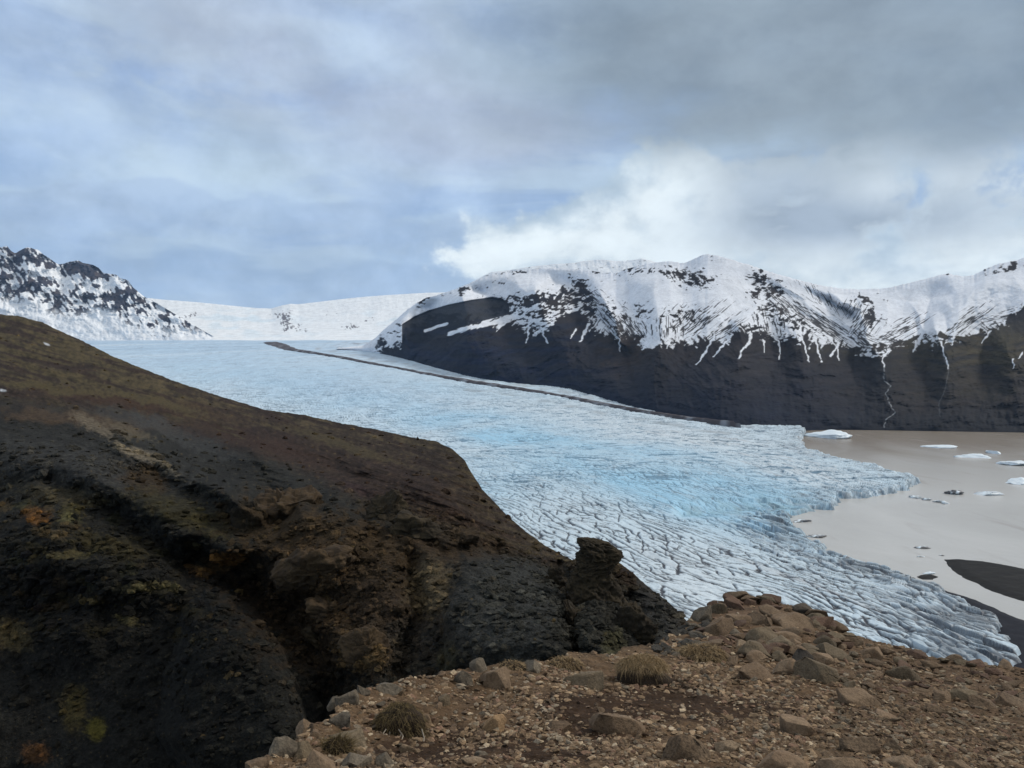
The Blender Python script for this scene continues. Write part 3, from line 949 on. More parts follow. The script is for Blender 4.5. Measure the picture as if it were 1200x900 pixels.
# bare slope colours, with the blue of hazy air painted in lower down
BARE_DARK = 0.50
bc = np.zeros(PX.shape + (3,)) + np.array((0.034, 0.027, 0.028))
lay = fbm(PX / 60 + PY / 100, PY / 8 + 0.9 * fbm(PX / 50, PY / 40, 3, 164), 5, 165)
bc = lerp(bc, (0.045, 0.033, 0.029), sst(-0.15, 0.35, lay) * 0.8)
bc = lerp(bc, (0.058, 0.037, 0.024), np.clip(blob(PX, PY, 725, 415, 40, 22) + blob(PX, PY, 870, 420, 60, 20) + 0.6 * blob(PX, PY, 660, 430, 60, 12), 0, 1) * sst(-0.3, 0.3, fbm(PX / 20, PY / 12, 4, 166)))
bc = lerp(bc, (0.055, 0.046, 0.021), np.clip(blob(PX, PY, 1165, 405, 70, 28) + 0.8 * blob(PX, PY, 1070, 400, 22, 20) + 0.7 * blob(PX, PY, 975, 412, 40, 14) + 0.5 * blob(PX, PY, 1150, 460, 90, 12), 0, 1) * sst(-0.5, 0.2, fbm(PX / 22, PY / 10, 4, 167)))
bot = sst(-28, 4, PY - (pb - 14) + 10 * fbm(PX / 40, PY / 14, 3, 168))
bc = lerp(bc, (0.019, 0.021, 0.028), bot * 0.85)
bc = lerp(bc, (0.012, 0.014, 0.020), np.clip(clm, 0, 1) * 0.9)
bc = lerp(bc, (0.022, 0.020, 0.025), sst(0.1, -0.4, lay) * 0.6 * (1 - clm))
bc = lerp(bc, (0.017, 0.019, 0.023), np.clip(blob(PX, PY, 1032, 440, 24, 30) + blob(PX, PY, 1108, 425, 12, 24) + blob(PX, PY, 770, 430, 14, 26), 0, 1) * 0.75)
bc = lerp(bc, (0.10, 0.088, 0.075), np.maximum(rock, bare * fan) * sst(0.0, 0.4, rk2) * 0.12)
bc = lerp(bc, (0.085, 0.055, 0.036), 0.5 * np.clip(blob(PX, PY, 735, 420, 40, 26) + blob(PX, PY, 880, 425, 70, 20), 0, 1))
bc = lerp(bc, (0.020, 0.026, 0.046), 0.8 * sst(800, 600, PX) * sst(0.1, -0.25, lay))  # haze blue blended into the left slopes
bc = lerp(bc, (0.115, 0.090, 0.038), 0.65 * blob(PX, PY, 1150, 412, 90, 30) * sst(-0.4, 0.2, lay))
bc = bc * BARE_DARK * (1 + 0.55 * fbm(aR / 6, dR / 30, 4, 175) + 0.35 * fbm(PX / 7, PY / 4, 4, 177))[..., None]
bc = bc * lerp(np.ones_like(bc), (0.70, 0.92, 1.45), sst(1080, 900, PX) * sst(-10, 40, PY - ln) * (1 - 0.7 * blob(PX, PY, 735, 420, 40, 26)))  # bluish air tint multiplied into the lower slopes
sn = np.zeros_like(bc) + np.array((0.76, 0.785, 0.83))
sn = lerp(sn, (0.60, 0.63, 0.68), sst(0.1, 0.5, fbm(aR / 14, dR / 40, 4, 170)) * 0.35)
mcolr = bc + (sn - bc) * snow[..., None]
mcolr = lerp(mcolr, (0.34, 0.36, 0.38), sst(0.9, 0.1, stream) * 0.7 * sst(-0.5, 0.1, pn(PY / 3, PX * 0, 176)))
mcolr = lerp(mcolr, (0.13, 0.135, 0.14), sst(0.9, 0.1, stream2) * 0.6)
# the far side, dropping away behind the crest
back = []
for e in np.linspace(0.02, 0.5, 14):
    b_ = V[-1].copy()
    b_ = np.stack([b_[:, 0] * (1 + e), b_[:, 1] * (1 + e), b_[:, 2] - e * b_[:, 1] * 0.5], -1)
    back.append(b_)
V = np.concatenate([V, np.array(back)])
mcolr = np.concatenate([mcolr, np.repeat(mcolr[-1:], 14, 0)])
o = struct(grid('mountain', V, M_MOUNT, {'col': mcolr}))
o['label'] = 'long snow-capped mountain with dark brown lower slopes above the lagoon'


def far_range(name, crest, base, yb_, yc_, colfn, label, relief=0.01, step=0.9, power=1.2, jag=0.6, rowsn=240):
    x = np.arange(crest[0][0], crest[-1][0], step)
    c = ips(x, crest, 1.2)
    jg = jag * fbm(x / 6, x * 0, 4, 180)
    b = ips(x, base, 8)
    Y0 = ip(x, yb_)
    Y1 = ip(x, yc_)
    t = np.linspace(0, 1, rowsn)
    px, t = np.meshgrid(x, t)
    py = b + (c - b) * t + jg * sst(0.85, 1.0, t)
    dd = Y0 + (Y1 - Y0) * t ** power
    r = (0.3 + 0.7 * sst(0.15, 0.6, t)) * relief * (fbm(px / 22, py / 16, 5, 183) + 0.5 * ridged(px / 9, py / 14, 3, 184) - 0.3)
    dd = dd * (1 + r * np.clip(t / 0.05, 0, 1) * np.clip((1 - t) / 0.03, 0, 1))
    v = P(px, py, dd)
    col = colfn(px, py, t)
    bk = []
    for e in np.linspace(0.02, 0.4, 8):
        bk.append(np.stack([v[-1][:, 0] * (1 + e), v[-1][:, 1] * (1 + e), v[-1][:, 2] - e * v[-1][:, 1] * 0.35], -1))
    v = np.concatenate([v, np.array(bk)])
    col = np.concatenate([col, np.repeat(col[-1:], 8, 0)])
    oo = struct(grid(name, v, M_MOUNT, {'col': col}))
    oo['label'] = label


def left_peak_col(px, py, t):
    c = np.zeros(px.shape + (3,)) + np.array((0.86, 0.88, 0.90))
    lowl = ip(px, [(-200, 362), (0, 352), (30, 352), (60, 368), (95, 372), (110, 362), (135, 366), (150, 384), (200, 388)])
    n = fbm(px / 12, py / 8, 5, 190) + 0.45 * pn((px - 0.5 * py) / 3.5, py / 9, 192)
    w = fbm(px / 30, py / 22, 3, 193)
    r = sst(0.02, 0.16, n + 0.55 * w + 0.30 * blob(px, py, 35, 335, 70, 14, 12) + 0.75 * blob(px, py, 100, 316, 24, 12, 10) + 0.6 * blob(px, py, 40, 303, 26, 8, 15)
            + 0.5 * blob(px, py, 150, 345, 14, 16, 50) + 0.3 * blob(px, py, 15, 296, 16, 8) + 0.2 * blob(px, py, 75, 362, 30, 8) - 0.62 * blob(px, py, 45, 318, 22, 5, 14) - 0.6 * blob(px, py, 80, 332, 12, 12) - 0.5 * blob(px, py, 128, 330, 8, 10, 50) - 0.03) * sst(8, -6, py - lowl + 8 * n)
    r = np.maximum(r, sst(0.28, 0.42, n + 0.3 * blob(px, py, 170, 375, 30, 10, 45) - 0.1) * blob(px, py, 170, 375, 36, 14, 45) * 1.2)
    dk_ = np.zeros_like(c) + np.array((0.052, 0.054, 0.072))
    dk_ = lerp(dk_, (0.085, 0.072, 0.075), sst(-0.1, 0.4, fbm(px / 10, py / 10, 3, 195)))
    return c + (dk_ - c) * np.clip(r, 0, 1)[..., None]


far_range('mountain', [(-300, 262), (-150, 280), (-60, 283), (0, 290), (8, 288), (13, 294), (18, 297), (26, 292), (32, 289.5), (45, 293), (52, 299), (60, 304), (68, 310), (74, 309), (80, 307), (92, 305), (97, 308), (108, 310), (116, 314),
                       (121, 320), (136, 321.5), (141, 326), (150, 328), (156, 337), (161, 341), (168, 347), (180, 353), (190, 359), (205, 368), (225, 380), (250, 394)],
          [(-300, 402), (250, 402)], [(-300, 8200), (250, 8300)], [(-300, 9700), (100, 9500), (250, 8500)], left_peak_col,
          'craggy dark peak streaked with snow above the far end of the glacier', 0.02)


def cap_col(px, py, t):
    c = np.zeros(px.shape + (3,)) + np.array((0.87, 0.89, 0.90))
    n = fbm(px / 34, py / 9, 2, 200)
    c = lerp(c, (0.70, 0.80, 0.86), sst(-0.05, 0.4, n) * np.clip(blob(px, py, 290, 380, 60, 14) + 0.8 * blob(px, py, 450, 372, 45, 9) + 0.5 * blob(px, py, 250, 368, 60, 6) + 0.4 * blob(px, py, 400, 394, 90, 5), 0, 1) * 0.9)
    f = fbm(px / 3.6, py / 3.6, 4, 202, 0.65) + 0.3 * pn((px - 0.6 * py) / 2.2, py / 8, 203)
    r = 0.9 * blob(px, py, 334, 372, 9, 9, 30) + 0.55 * blob(px, py, 350, 384, 14, 5, 20) + 0.6 * blob(px, py, 335, 386, 8, 4) + 0.75 * blob(px, py, 411, 383, 10, 4, -5) + 0.55 * blob(px, py, 431, 376, 9, 3, -10) \
        + 0.8 * blob(px, py, 226, 369, 9, 2.5, -10) + 0.5 * blob(px, py, 207, 367, 8, 3, 20) + 0.35 * blob(px, py, 390, 367, 10, 3) + 0.3 * blob(px, py, 322, 368, 6, 6)
    r = sst(0.40, 0.56, 0.7 * r + 0.75 * f) * (r > 0.1)
    return lerp(c, (0.11, 0.095, 0.105), r * 0.9)


far_range('icecap', [(120, 352), (172, 349), (190, 351), (230, 354), (270, 358), (300, 361), (318, 361.5), (330, 358), (340, 356), (350, 356.5), (375, 353.5), (400, 350.5), (425, 348), (450, 346), (475, 344.5), (500, 343), (560, 342), (700, 345)],
          [(120, 402), (700, 402)], [(120, 8350), (700, 8350)], [(120, 11200), (330, 10800), (700, 11600)], cap_col, 'smooth white icecap rising behind the head of the glacier', 0.0035, 0.9, 0.75, 0.25, 160)


def back_col(px, py, t):
    c = np.zeros(px.shape + (3,)) + np.array((0.80, 0.83, 0.86))
    return lerp(c, (0.10, 0.10, 0.11), sst(0.3, 0.45, fbm(px / 8, py / 4, 4, 206)) * 0.8)


far_range('mountain', [(520, 348), (550, 332), (575, 319), (600, 316), (625, 312), (650, 309.5), (672, 308), (690, 305), (705, 304), (722, 306), (740, 305), (752, 302.5), (765, 306), (800, 318), (850, 345)],
          [(520, 375), (850, 375)], [(520, 6600), (850, 6600)], [(520, 7600), (850, 7600)], back_col, 'pale snow ridge showing just behind the long mountain', 0.008, 0.9, 1.1, 0.6, 90)

# ================================================================== DARK HILLSIDE ACROSS THE GULLY
HC = [(-260, 330, 820), (-100, 352, 730), (0, 368, 620), (100, 401, 500), (200, 445, 400), (310, 480, 310), (400, 496, 240), (480, 512, 185), (520, 520, 150), (545, 540, 122), (590, 600, 101), (640, 640, 90), (670, 656, 85), (720, 655, 79), (760, 688, 73), (800, 722, 67), (850, 775, 60), (900, 830, 52),
      (0, 460, 170), (150, 500, 138), (300, 530, 120), (420, 555, 104), (500, 575, 93), (0, 560, 97), (150, 570, 94), (300, 600, 86), (450, 620, 80), (560, 650, 76), (640, 700, 69), (720, 740, 62),
      (0, 700, 75), (150, 720, 72), (300, 730, 69), (420, 730, 67), (500, 740, 64), (600, 760, 59), (700, 790, 54), (0, 900, 60), (150, 900, 58), (300, 900, 57), (450, 880, 55), (600, 880, 52), (0, 1150, 47), (300, 1150, 45), (600, 1050, 44), (-250, 500, 165), (-250, 700, 78), (-250, 1150, 48), (850, 900, 46), (900, 1000, 40)]
HC = np.array(HC, float)


def tps_fit(A, v, s=200.0, lam=1e-3):
    A = A / s
    n = len(A)
    r = np.hypot(A[:, 0][:, None] - A[:, 0], A[:, 1][:, None] - A[:, 1])
    K = np.where(r > 0, r * r * np.log(r + 1e-12), 0) + lam * np.eye(n)
    Pm = np.concatenate([np.ones((n, 1)), A], 1)
    L = np.block([[K, Pm], [Pm.T, np.zeros((3, 3))]])
    w = np.linalg.solve(L, np.concatenate([v, np.zeros(3)]))

    def ev(x, y):
        x, y = x / s, y / s
        out = w[n] + w[n + 1] * x + w[n + 2] * y
        for i in range(n):
            q = (x - A[i, 0]) ** 2 + (y - A[i, 1]) ** 2
            out = out + w[i] * 0.5 * q * np.log(q + 1e-12)
        return out
    return ev


hfit = tps_fit(HC[:, :2], np.log(HC[:, 2]), 200, 2e-3)
hx = np.arange(-250, 905, 0.95)
hs = ip(hx, SIL) + 1.2 * fbm(hx / 14, hx * 0, 4, 210) + 0.5 * pn(hx / 3.2, hx * 0, 211)
hb = ip(hx, [(-250, 1120), (250, 1120), (450, 960), (600, 880), (760, 830), (850, 830), (905, 880)])
ht = np.linspace(0, 1, 680) ** 1.12
PX, T2 = np.meshgrid(hx, ht)
PY = hs + (hb - hs) * T2
DY = np.exp(hfit(PX, PY))
base3 = P(PX, PY, DY)
# lobes, gully, noses (positive = towards the viewer)
wx = PX + 9 * fbm(PX / 40, PY / 40, 4, 215)
wy = PY + 9 * fbm(PX / 40 + 11, PY / 40, 4, 216)
LOBE = [(225, 930), (180, 860), (195, 780), (215, 715), (240, 692), (268, 692), (300, 715), (330, 755), (352, 800), (366, 850), (372, 930)]
dl, _ = pline(wx, wy, LOBE + LOBE[:1])
lob = np.where(inside(wx, wy, LOBE), sst(0, 38, dl), 0)
lobr = np.where(inside(wx, wy, LOBE), 1 - np.exp(-dl / 16), 0)
off = 0.10 * lobr
NOSE = [(520, 790), (518, 720), (530, 670), (548, 655), (580, 650), (620, 652), (645, 668), (660, 690), (672, 720), (675, 780)]
dn, _ = pline(wx, wy, NOSE + NOSE[:1])
off += 0.055 * np.where(inside(wx, wy, NOSE), 1 - np.exp(-dn / 14), 0)
gq, gt_ = pline(wx, wy, [(235, 655), (300, 690), (350, 735), (380, 780), (395, 830), (400, 900)])
off -= 0.085 * np.exp(-(gq / 24) ** 2) * (1 - lobr)
gq2, _ = pline(wx, wy, [(655, 660), (668, 700), (675, 760), (672, 800)])
off -= 0.05 * np.exp(-(gq2 / 9) ** 2)
gq3, _ = pline(wx, wy, [(735, 700), (750, 740), (765, 790)])
off -= 0.035 * np.exp(-(gq3 / 12) ** 2)
for (a, b, rx, ry, ro, am) in ((365, 668, 42, 26, -20, .05), (455, 700, 40, 40, 0, .03), (440, 770, 30, 24, 0, .05), (390, 745, 24, 16, 30, .04), (120, 575, 120, 24, 14, .03), (220, 560, 60, 12, 22, .04), (60, 640, 80, 40, 0, .02), (90, 740, 50, 40, 0, .03), (130, 680, 60, 22, 10, .03),
                               (325, 560, 60, 24, 20, -.04), (470, 560, 50, 20, 25, .02), (250, 615, 60, 20, 10, -.03), (480, 690, 26, 40, 0, -.02), (700, 740, 28, 40, 0, .05)):
    off += am * blob(wx, wy, a, b, rx, ry, ro)
RGs = [(0, 480, 60, 500, 200, 540, 260, 585)]
s3 = base3 / (DY[..., None] ** 0.55 * 1.0)
lowm = sst(-40, 60, PY - ip(PX, [(-250, 470), (0, 500), (200, 510), (400, 560), (560, 620), (700, 660), (900, 780)]))
rg1 = fbm3(s3 / 1.6, 5, 220, 0.55)
rg2 = 1 - np.abs(fbm3(s3 / 0.9 + 3, 3, 225)) * 2
for pts, w_, am in (([(20, 478), (110, 497), (190, 540), (270, 580), (300, 600)], 15, .045), ([(150, 480), (230, 520), (300, 565), (330, 600)], 16, -.05), ([(300, 520), (345, 560), (352, 600)], 14, .035),
                    ([(390, 545), (420, 575), (425, 600)], 14, -.04), ([(430, 535), (500, 575), (560, 610), (640, 655)], 16, .03), ([(0, 470), (120, 478), (230, 495), (330, 530), (430, 560)], 8, -.03), ([(0, 520), (90, 545), (180, 590), (260, 640)], 22, .04),
                    ([(470, 610), (520, 645), (580, 645)], 8, -.03), ([(480, 660), (490, 720), (470, 780)], 14, -.04), ([(60, 560), (150, 610), (210, 660)], 14, -.04)):
    q_, _ = pline(wx, wy, pts)
    off += am * np.exp(-(q_ / w_) ** 2)
craggy = np.clip(blob(PX, PY, 90, 680, 160, 80) + blob(PX, PY, 390, 690, 90, 70) + blob(PX, PY, 430, 790, 60, 60) + blob(PX, PY, 700, 720, 50, 60) + 0.5 * blob(PX, PY, 180, 540, 90, 24, 20), 0, 1)
rg3 = fbm3(s3 / 0.22, 4, 226, 0.6)
off += lowm * (0.030 * rg1 + 0.006 * rg3 + craggy * (0.045 * rg1 + 0.026 * (rg2 - 0.6) + 0.010 * rg3))
off += (1 - lowm) * 0.012 * (ridged((PX + 0.3 * PY) / 34, (PY - 0.32 * PX) / 6, 4, 227) - 0.6)
off += (1 - lowm) * (0.02 * fbm3(s3 / 2.2, 4, 228) + 0.012 * pn((PX + 0.5 * PY) / 60, (PY - 0.30 * PX) / 7, 229))
fd = sst(0, 14, PY - hs)
DYd = DY * (1 - off * fd)
V = P(PX, PY, DYd)

# colours
sl = PY - 0.28 * PX                                   # along the slope stripes
str1 = fbm((PX + 0.28 * PY) / 85, sl / 8, 5, 230)
str2 = fbm((PX + 0.28 * PY) / 40, sl / 3.5, 3, 231)
hc = np.zeros(PX.shape + (3,)) + np.array((0.029, 0.028, 0.024))
n1 = fbm(PX / 50, PY / 34, 5, 232)
n2 = fbm(PX / 14, PY / 9, 5, 233)
n3 = fbm(PX / 5, PY / 3.4, 3, 234)
hc = hc * (1 + 0.45 * n1 + 0.35 * n2)[..., None]
# vegetated upper slope
upl = ip(PX, [(-250, 462), (0, 470), (120, 484), (240, 506), (330, 540), (430, 590), (520, 622), (600, 650), (680, 668), (760, 700), (900, 830)])
up_m = sst(12, -12, PY - upl + 12 * n2)
vg = np.zeros_like(hc) + np.array((0.048, 0.034, 0.022))
vg = lerp(vg, (0.076, 0.058, 0.028), sst(0.0, 0.30, str1 + 0.6 * str2 + 0.35 * n2 + 0.30 * blob(PX, PY, 90, 425, 150, 35, 20)) * np.clip(blob(PX, PY, 80, 430, 190, 50, 18) + 0.35, 0, 1))
vg = lerp(vg, (0.034, 0.021, 0.015), sst(-0.02, -0.32, str1 + 0.2 * str2) * 0.9)
vg = lerp(vg, (0.038, 0.023, 0.017), np.clip(blob(PX, PY, 330, 525, 150, 26, 14) + blob(PX, PY, 480, 570, 90, 26, 28) + 0.8 * blob(PX, PY, 80, 465, 130, 9, 5), 0, 1) * 0.8)
vg = lerp(vg, (0.092, 0.070, 0.038), sst(0.05, 0.3, str2 + 0.2 * n2) * sst(30, 4, PY - hs) * 0.7)
vg = lerp(vg, (0.13, 0.115, 0.05), sst(0.15, 0.4, str2) * blob(PX, PY, 255, 502, 60, 8, 22) * 0.9)
vg = lerp(vg, (0.045, 0.025, 0.026), blob(PX, PY, 420, 575, 26, 8, 20) * 0.7)
vg = vg * (1 + 0.75 * n3 + 0.6 * n2 + 0.5 * fbm((PX + 0.28 * PY) / 16, sl / 1.8, 3, 236))[..., None]
hc = hc + (vg - hc) * up_m[..., None]


def paint(col, cx, cy, rx, ry, ro=0, am=1.0, n=None, hard=0.25):
    global hc
    nn = n2 if n is None else n
    m = sst(0.5 - hard, 0.5 + hard, blob(wx, wy, cx, cy, rx * 1.2, ry * 1.2, ro) + 0.5 * nn)
    hc = lerp(hc, col, m * am)


paint((0.085, 0.055, 0.032), 95, 492, 100, 8, 6, .75)                 # brown band under the grass
paint((0.062, 0.060, 0.056), 90, 545, 120, 22, 8, .5)                 # grey gravel shoulder
paint((0.050, 0.050, 0.048), 150, 490, 40, 9, 15, .6)
paint((0.175, 0.140, 0.095), 108, 500, 26, 8, 25, .8, n3)              # pale boulder streak
paint((0.20, 0.165, 0.115), 172, 537, 44, 4.5, 30, .85, n3, .3)
paint((0.14, 0.115, 0.075), 150, 505, 30, 5, 22, .6, n3)
paint((0.060, 0.059, 0.056), 215, 510, 70, 10, 22, .6)
paint((0.050, 0.030, 0.012), 170, 565, 26, 16, 20, .7)
for _ in range(60):                                                   # moss and rubble patches of the lower left
    a_, b_ = RNG.uniform(-20, 260), RNG.uniform(590, 760)
    c_ = [(0.070, 0.058, 0.022), (0.050, 0.040, 0.016), (0.090, 0.062, 0.030), (0.055, 0.055, 0.030)][RNG.integers(4)]
    paint(c_, a_, b_, RNG.uniform(5, 17), RNG.uniform(3, 8), RNG.uniform(-20, 30), RNG.uniform(.3, .75), n3)
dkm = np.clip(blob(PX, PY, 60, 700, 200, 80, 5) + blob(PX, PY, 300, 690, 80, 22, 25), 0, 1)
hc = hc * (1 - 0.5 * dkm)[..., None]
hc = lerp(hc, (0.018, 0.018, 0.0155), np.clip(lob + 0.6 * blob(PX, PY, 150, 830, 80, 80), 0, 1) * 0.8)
hc = hc * (1 + 0.5 * n3 * lowm)[..., None]
paint((0.13, 0.062, 0.020), 42, 605, 14, 11, 0, .75)
paint((0.14, 0.125, 0.055), 80, 606, 10, 7, 0, .8, n3)
paint((0.15, 0.125, 0.075), 112, 588, 14, 6, 0, .7, n3)
paint((0.085, 0.050, 0.020), 262, 660, 20, 14, 0, .85)
paint((0.10, 0.05, 0.015), 270, 655, 12, 7, 0, .8, n3)
paint((0.046, 0.031, 0.018), 400, 700, 130, 90, 15, .9)
paint((0.060, 0.040, 0.021), 330, 615, 70, 30, 5, .8)
paint((0.058, 0.038, 0.020), 470, 640, 70, 22, 12, .7)
paint((0.050, 0.033, 0.019), 540, 640, 60, 14, 5, .7)
paint((0.085, 0.055, 0.030), 360, 670, 46, 28, -20, .85)
paint((0.050, 0.034, 0.022), 440, 715, 45, 24, 20, .7)
paint((0.080, 0.052, 0.026), 420, 760, 30, 20, 20, .75)
paint((0.070, 0.042, 0.020), 382, 718, 26, 14, 10, .7)
paint((0.085, 0.056, 0.026), 425, 765, 22, 12, 15, .8, n3)
paint((0.105, 0.080, 0.050), 500, 690, 24, 34, 10, .8)
paint((0.062, 0.054, 0.030), 525, 770, 14, 20, 0, .6)
paint((0.050, 0.051, 0.047), 590, 710, 62, 50, 0, .8)
paint((0.034, 0.034, 0.032), 480, 750, 40, 26, 0, .5)
paint((0.080, 0.060, 0.022), 662, 640, 26, 5, 35, .5)
paint((0.044, 0.043, 0.040), 770, 710, 36, 36, 30, .8)
paint((0.07, 0.065, 0.035), 718, 760, 12, 20, 0, .7)
paint((0.10, 0.085, 0.020), 110, 855, 10, 12, 0, .6)
paint((0.055, 0.045, 0.02), 85, 830, 18, 30, 0, .5)
paint((0.09, 0.045, 0.02), 40, 885, 16, 12, 0, .6)
paint((0.07, 0.055, 0.030), 15, 745, 22, 18, 0, .6)
paint((0.62, 0.64, 0.67), 56, 405, 4.5, 1.2, 20, .9, n3 * 0)
paint((0.62, 0.64, 0.67), 2, 462, 4, 1.6, 0, .9, n3 * 0)
paint((0.30, 0.30, 0.29), 506, 627, 10, 3, 10, .6, n3)
for a_, b_, rx_, ry_, ro_, c_ in ((150, 470, 120, 8, 8, (0.060, 0.032, 0.018)), (300, 520, 90, 12, 16, (0.050, 0.027, 0.018)), (60, 455, 70, 5, 5, (0.105, 0.085, 0.036)), (180, 470, 60, 5, 14, (0.10, 0.082, 0.036)), (400, 520, 80, 5, 16, (0.090, 0.070, 0.034)),
                                 (210, 600, 60, 14, 20, (0.050, 0.042, 0.016)), (130, 640, 50, 14, 10, (0.062, 0.050, 0.020)), (70, 580, 50, 10, 5, (0.075, 0.062, 0.035))):
    paint(c_, a_, b_, rx_, ry_, ro_, .6, n3, .35)
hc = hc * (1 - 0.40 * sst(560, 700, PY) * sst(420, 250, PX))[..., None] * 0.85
for a_, b_, rx_, ry_, c_ in ((266, 655, 16, 9, (0.15, 0.070, 0.018)), (235, 668, 14, 6, (0.11, 0.060, 0.020)), (110, 852, 10, 11, (0.095, 0.078, 0.016)), (88, 830, 12, 22, (0.060, 0.046, 0.016)), (42, 882, 16, 11, (0.085, 0.040, 0.016)), (45, 606, 12, 9, (0.15, 0.070, 0.022)),
                          (165, 690, 22, 6, (0.085, 0.072, 0.034)), (150, 725, 16, 5, (0.080, 0.066, 0.030)), (15, 745, 22, 16, (0.070, 0.054, 0.026)), (80, 650, 22, 5, (0.080, 0.066, 0.030)), (360, 668, 34, 18, (0.105, 0.066, 0.034)), (425, 765, 26, 14, (0.115, 0.074, 0.034)), (505, 690, 22, 30, (0.10, 0.076, 0.044)),
                          (200, 690, 16, 6, (0.070, 0.060, 0.028)), (110, 700, 18, 5, (0.072, 0.056, 0.026)), (60, 625, 18, 6, (0.085, 0.060, 0.030))):
    paint(c_, a_, b_, rx_, ry_, 10, .75, n3, .3)
hc = np.clip(hc, 0.004, 0.7)
# rubble lying on the hillside: too many to count
NR = 34000
ri = RNG.integers(0, PX.shape[1], NR * 4)
rj = RNG.integers(4, PX.shape[0] - 2, NR * 4)
rpx, rpy = PX[rj, ri], PY[rj, ri]
rd = 0.10 + 1.0 * craggy[rj, ri] + 0.5 * blob(rpx, rpy, 60, 540, 120, 30, 8) + 0.3 * blob(rpx, rpy, 590, 700, 70, 50) + 0.25 * lob[rj, ri]
rd = (rd * lowm[rj, ri] + 0.10 * (1 - lowm[rj, ri])) * (0.25 + 1.2 * np.clip(n1[rj, ri] + 0.5 * n2[rj, ri] + 0.35, 0, 1))
sel = np.where((RNG.random(NR * 4) < rd) & (rpx > -60) & (rpy < ip(rpx, [(0, 930), (290, 930), (400, 850), (560, 800), (760, 780), (850, 760)])))[0][:NR]
rp = P(rpx[sel], rpy[sel], DYd[rj[sel], ri[sel]])
n = len(sel)
size = (0.07 + 0.55 * RNG.random(n) ** 5) * DYd[rj[sel], ri[sel]] / 70 * np.clip(80 / DYd[rj[sel], ri[sel]], 0.25, 1) ** 0.8
sc = np.stack([size * RNG.uniform(.8, 1.6, n), size * RNG.uniform(.8, 1.4, n), size * RNG.uniform(.5, 1.0, n)], -1)
bm = bmesh.new()
bmesh.ops.create_icosphere(bm, subdivisions=1, radius=1)
iv = np.array([q.co[:] for q in bm.verts])
if_ = np.array([[q.index for q in fc.verts] for fc in bm.faces])
bm.free()
shapes = []
for s_ in range(24):
    r = np.random.default_rng(900 + s_)
    v = iv.copy()
    for _ in range(7):
        nn_ = r.normal(size=3)
        nn_ /= np.linalg.norm(nn_)
        v = v - np.clip(v @ nn_ - r.uniform(0.3, 0.8), 0, None)[:, None] * nn_
    shapes.append(v)
shapes = np.array(shapes)
rv = shapes[RNG.integers(0, 24, n)] * sc[:, None, :]
an = RNG.uniform(0, 6.28, n)
ca, sa = np.cos(an)[:, None], np.sin(an)[:, None]
rv = np.stack([rv[..., 0] * ca - rv[..., 1] * sa + rp[:, 0][:, None], rv[..., 0] * sa + rv[..., 1] * ca + rp[:, 1][:, None], rv[..., 2] + rp[:, 2][:, None]], -1)
hcm = hc[rj[sel], ri[sel]]
rc = np.clip(hcm * RNG.uniform(0.6, 1.7, n)[:, None] * np.array((1.04, 1.0, 0.90)), 0.006, 0.25)
rub_f = (if_[None] + (np.arange(n) * len(iv))[:, None, None]).reshape(-1, 3)
HILL_RUBBLE = (rv, rub_f, np.repeat(rc[:, None, :], len(iv), 1))
bk = []
for e in np.linspace(0.015, 1.4, 26):
    v0 = V[0]
    v1 = np.stack([v0[:, 0] * (1 + e), v0[:, 1] * (1 + e), np.maximum(v0[:, 2] - e * v0[:, 1] * 0.75, -6)], -1)
    bk.append(v1)
V = np.concatenate([np.array(bk)[::-1], V])
hc = np.concatenate([np.repeat(hc[:1], 26, 0), hc])
tag(mesh_from('rubble', HILL_RUBBLE[0], HILL_RUBBLE[1], M_HILL, {'col': HILL_RUBBLE[2]}, smooth=False), 'dark rubble scattered over the hillside across the gully', 'rubble', None, 'stuff')
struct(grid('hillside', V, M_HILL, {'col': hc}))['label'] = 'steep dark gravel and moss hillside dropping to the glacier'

# ================================================================== FOREGROUND RIDGE
EDGE_PX = [(255, 960, 2.6), (285, 903, 3.1), (325, 872, 3.5), (362, 848, 3.9), (392, 826, 4.3), (425, 806, 4.8), (470, 797, 5.2), (540, 788, 5.6), (600, 779, 6.1), (650, 773, 6.6), (700, 766, 7.3), (760, 757, 8.2),
           (790, 742, 9.0), (812, 722, 10.0), (840, 708, 10.8), (870, 699, 11.4), (905, 702, 11.4), (945, 716, 11.0), (990, 737, 10.5), (1060, 761, 10.0), (1120, 775, 9.6), (1200, 787, 9.2), (1300, 800, 8.8), (1450, 840, 8.0)]
FG = list(EDGE_PX) + [(400, 880, 3.7), (480, 850, 4.3), (560, 830, 4.75), (650, 820, 5.1), (650, 870, 4.1), (600, 900, 3.5), (750, 830, 5.1), (750, 800, 6.1), (850, 800, 6.3), (850, 860, 4.4), (800, 900, 3.6),
                      (900, 760, 8.3), (930, 800, 6.5), (1000, 780, 8.0), (1000, 830, 5.6), (1080, 800, 7.7), (1100, 850, 5.3), (1000, 900, 3.7), (1200, 830, 6.6), (1200, 900, 4.2), (1350, 900, 4.6), (850, 730, 9.6), (890, 725, 10.0)]
fgw = [P(np.array(float(a)), np.array(float(b)), c) for a, b, c in FG]
fgw = np.array(fgw)
fgw = np.vstack([fgw, [(-1.5, 0.5, EYE - 1.62), (0, 0, EYE - 1.6), (2, 0, EYE - 1.6), (5, 1, EYE - 1.9), (-0.5, 2, EYE - 1.63), (1.5, 2, EYE - 1.62), (0, -3, EYE - 1.5), (5, -3, EYE - 1.6), (-3, -3, EYE - 1.6)]])
ffit = tps_fit(fgw[:, :2], fgw[:, 2], 3.0, 4e-3)
edge_xy = [(x, y) for x, y, z in [P(np.array(float(a)), np.array(float(b)), c) for a, b, c in EDGE_PX]]
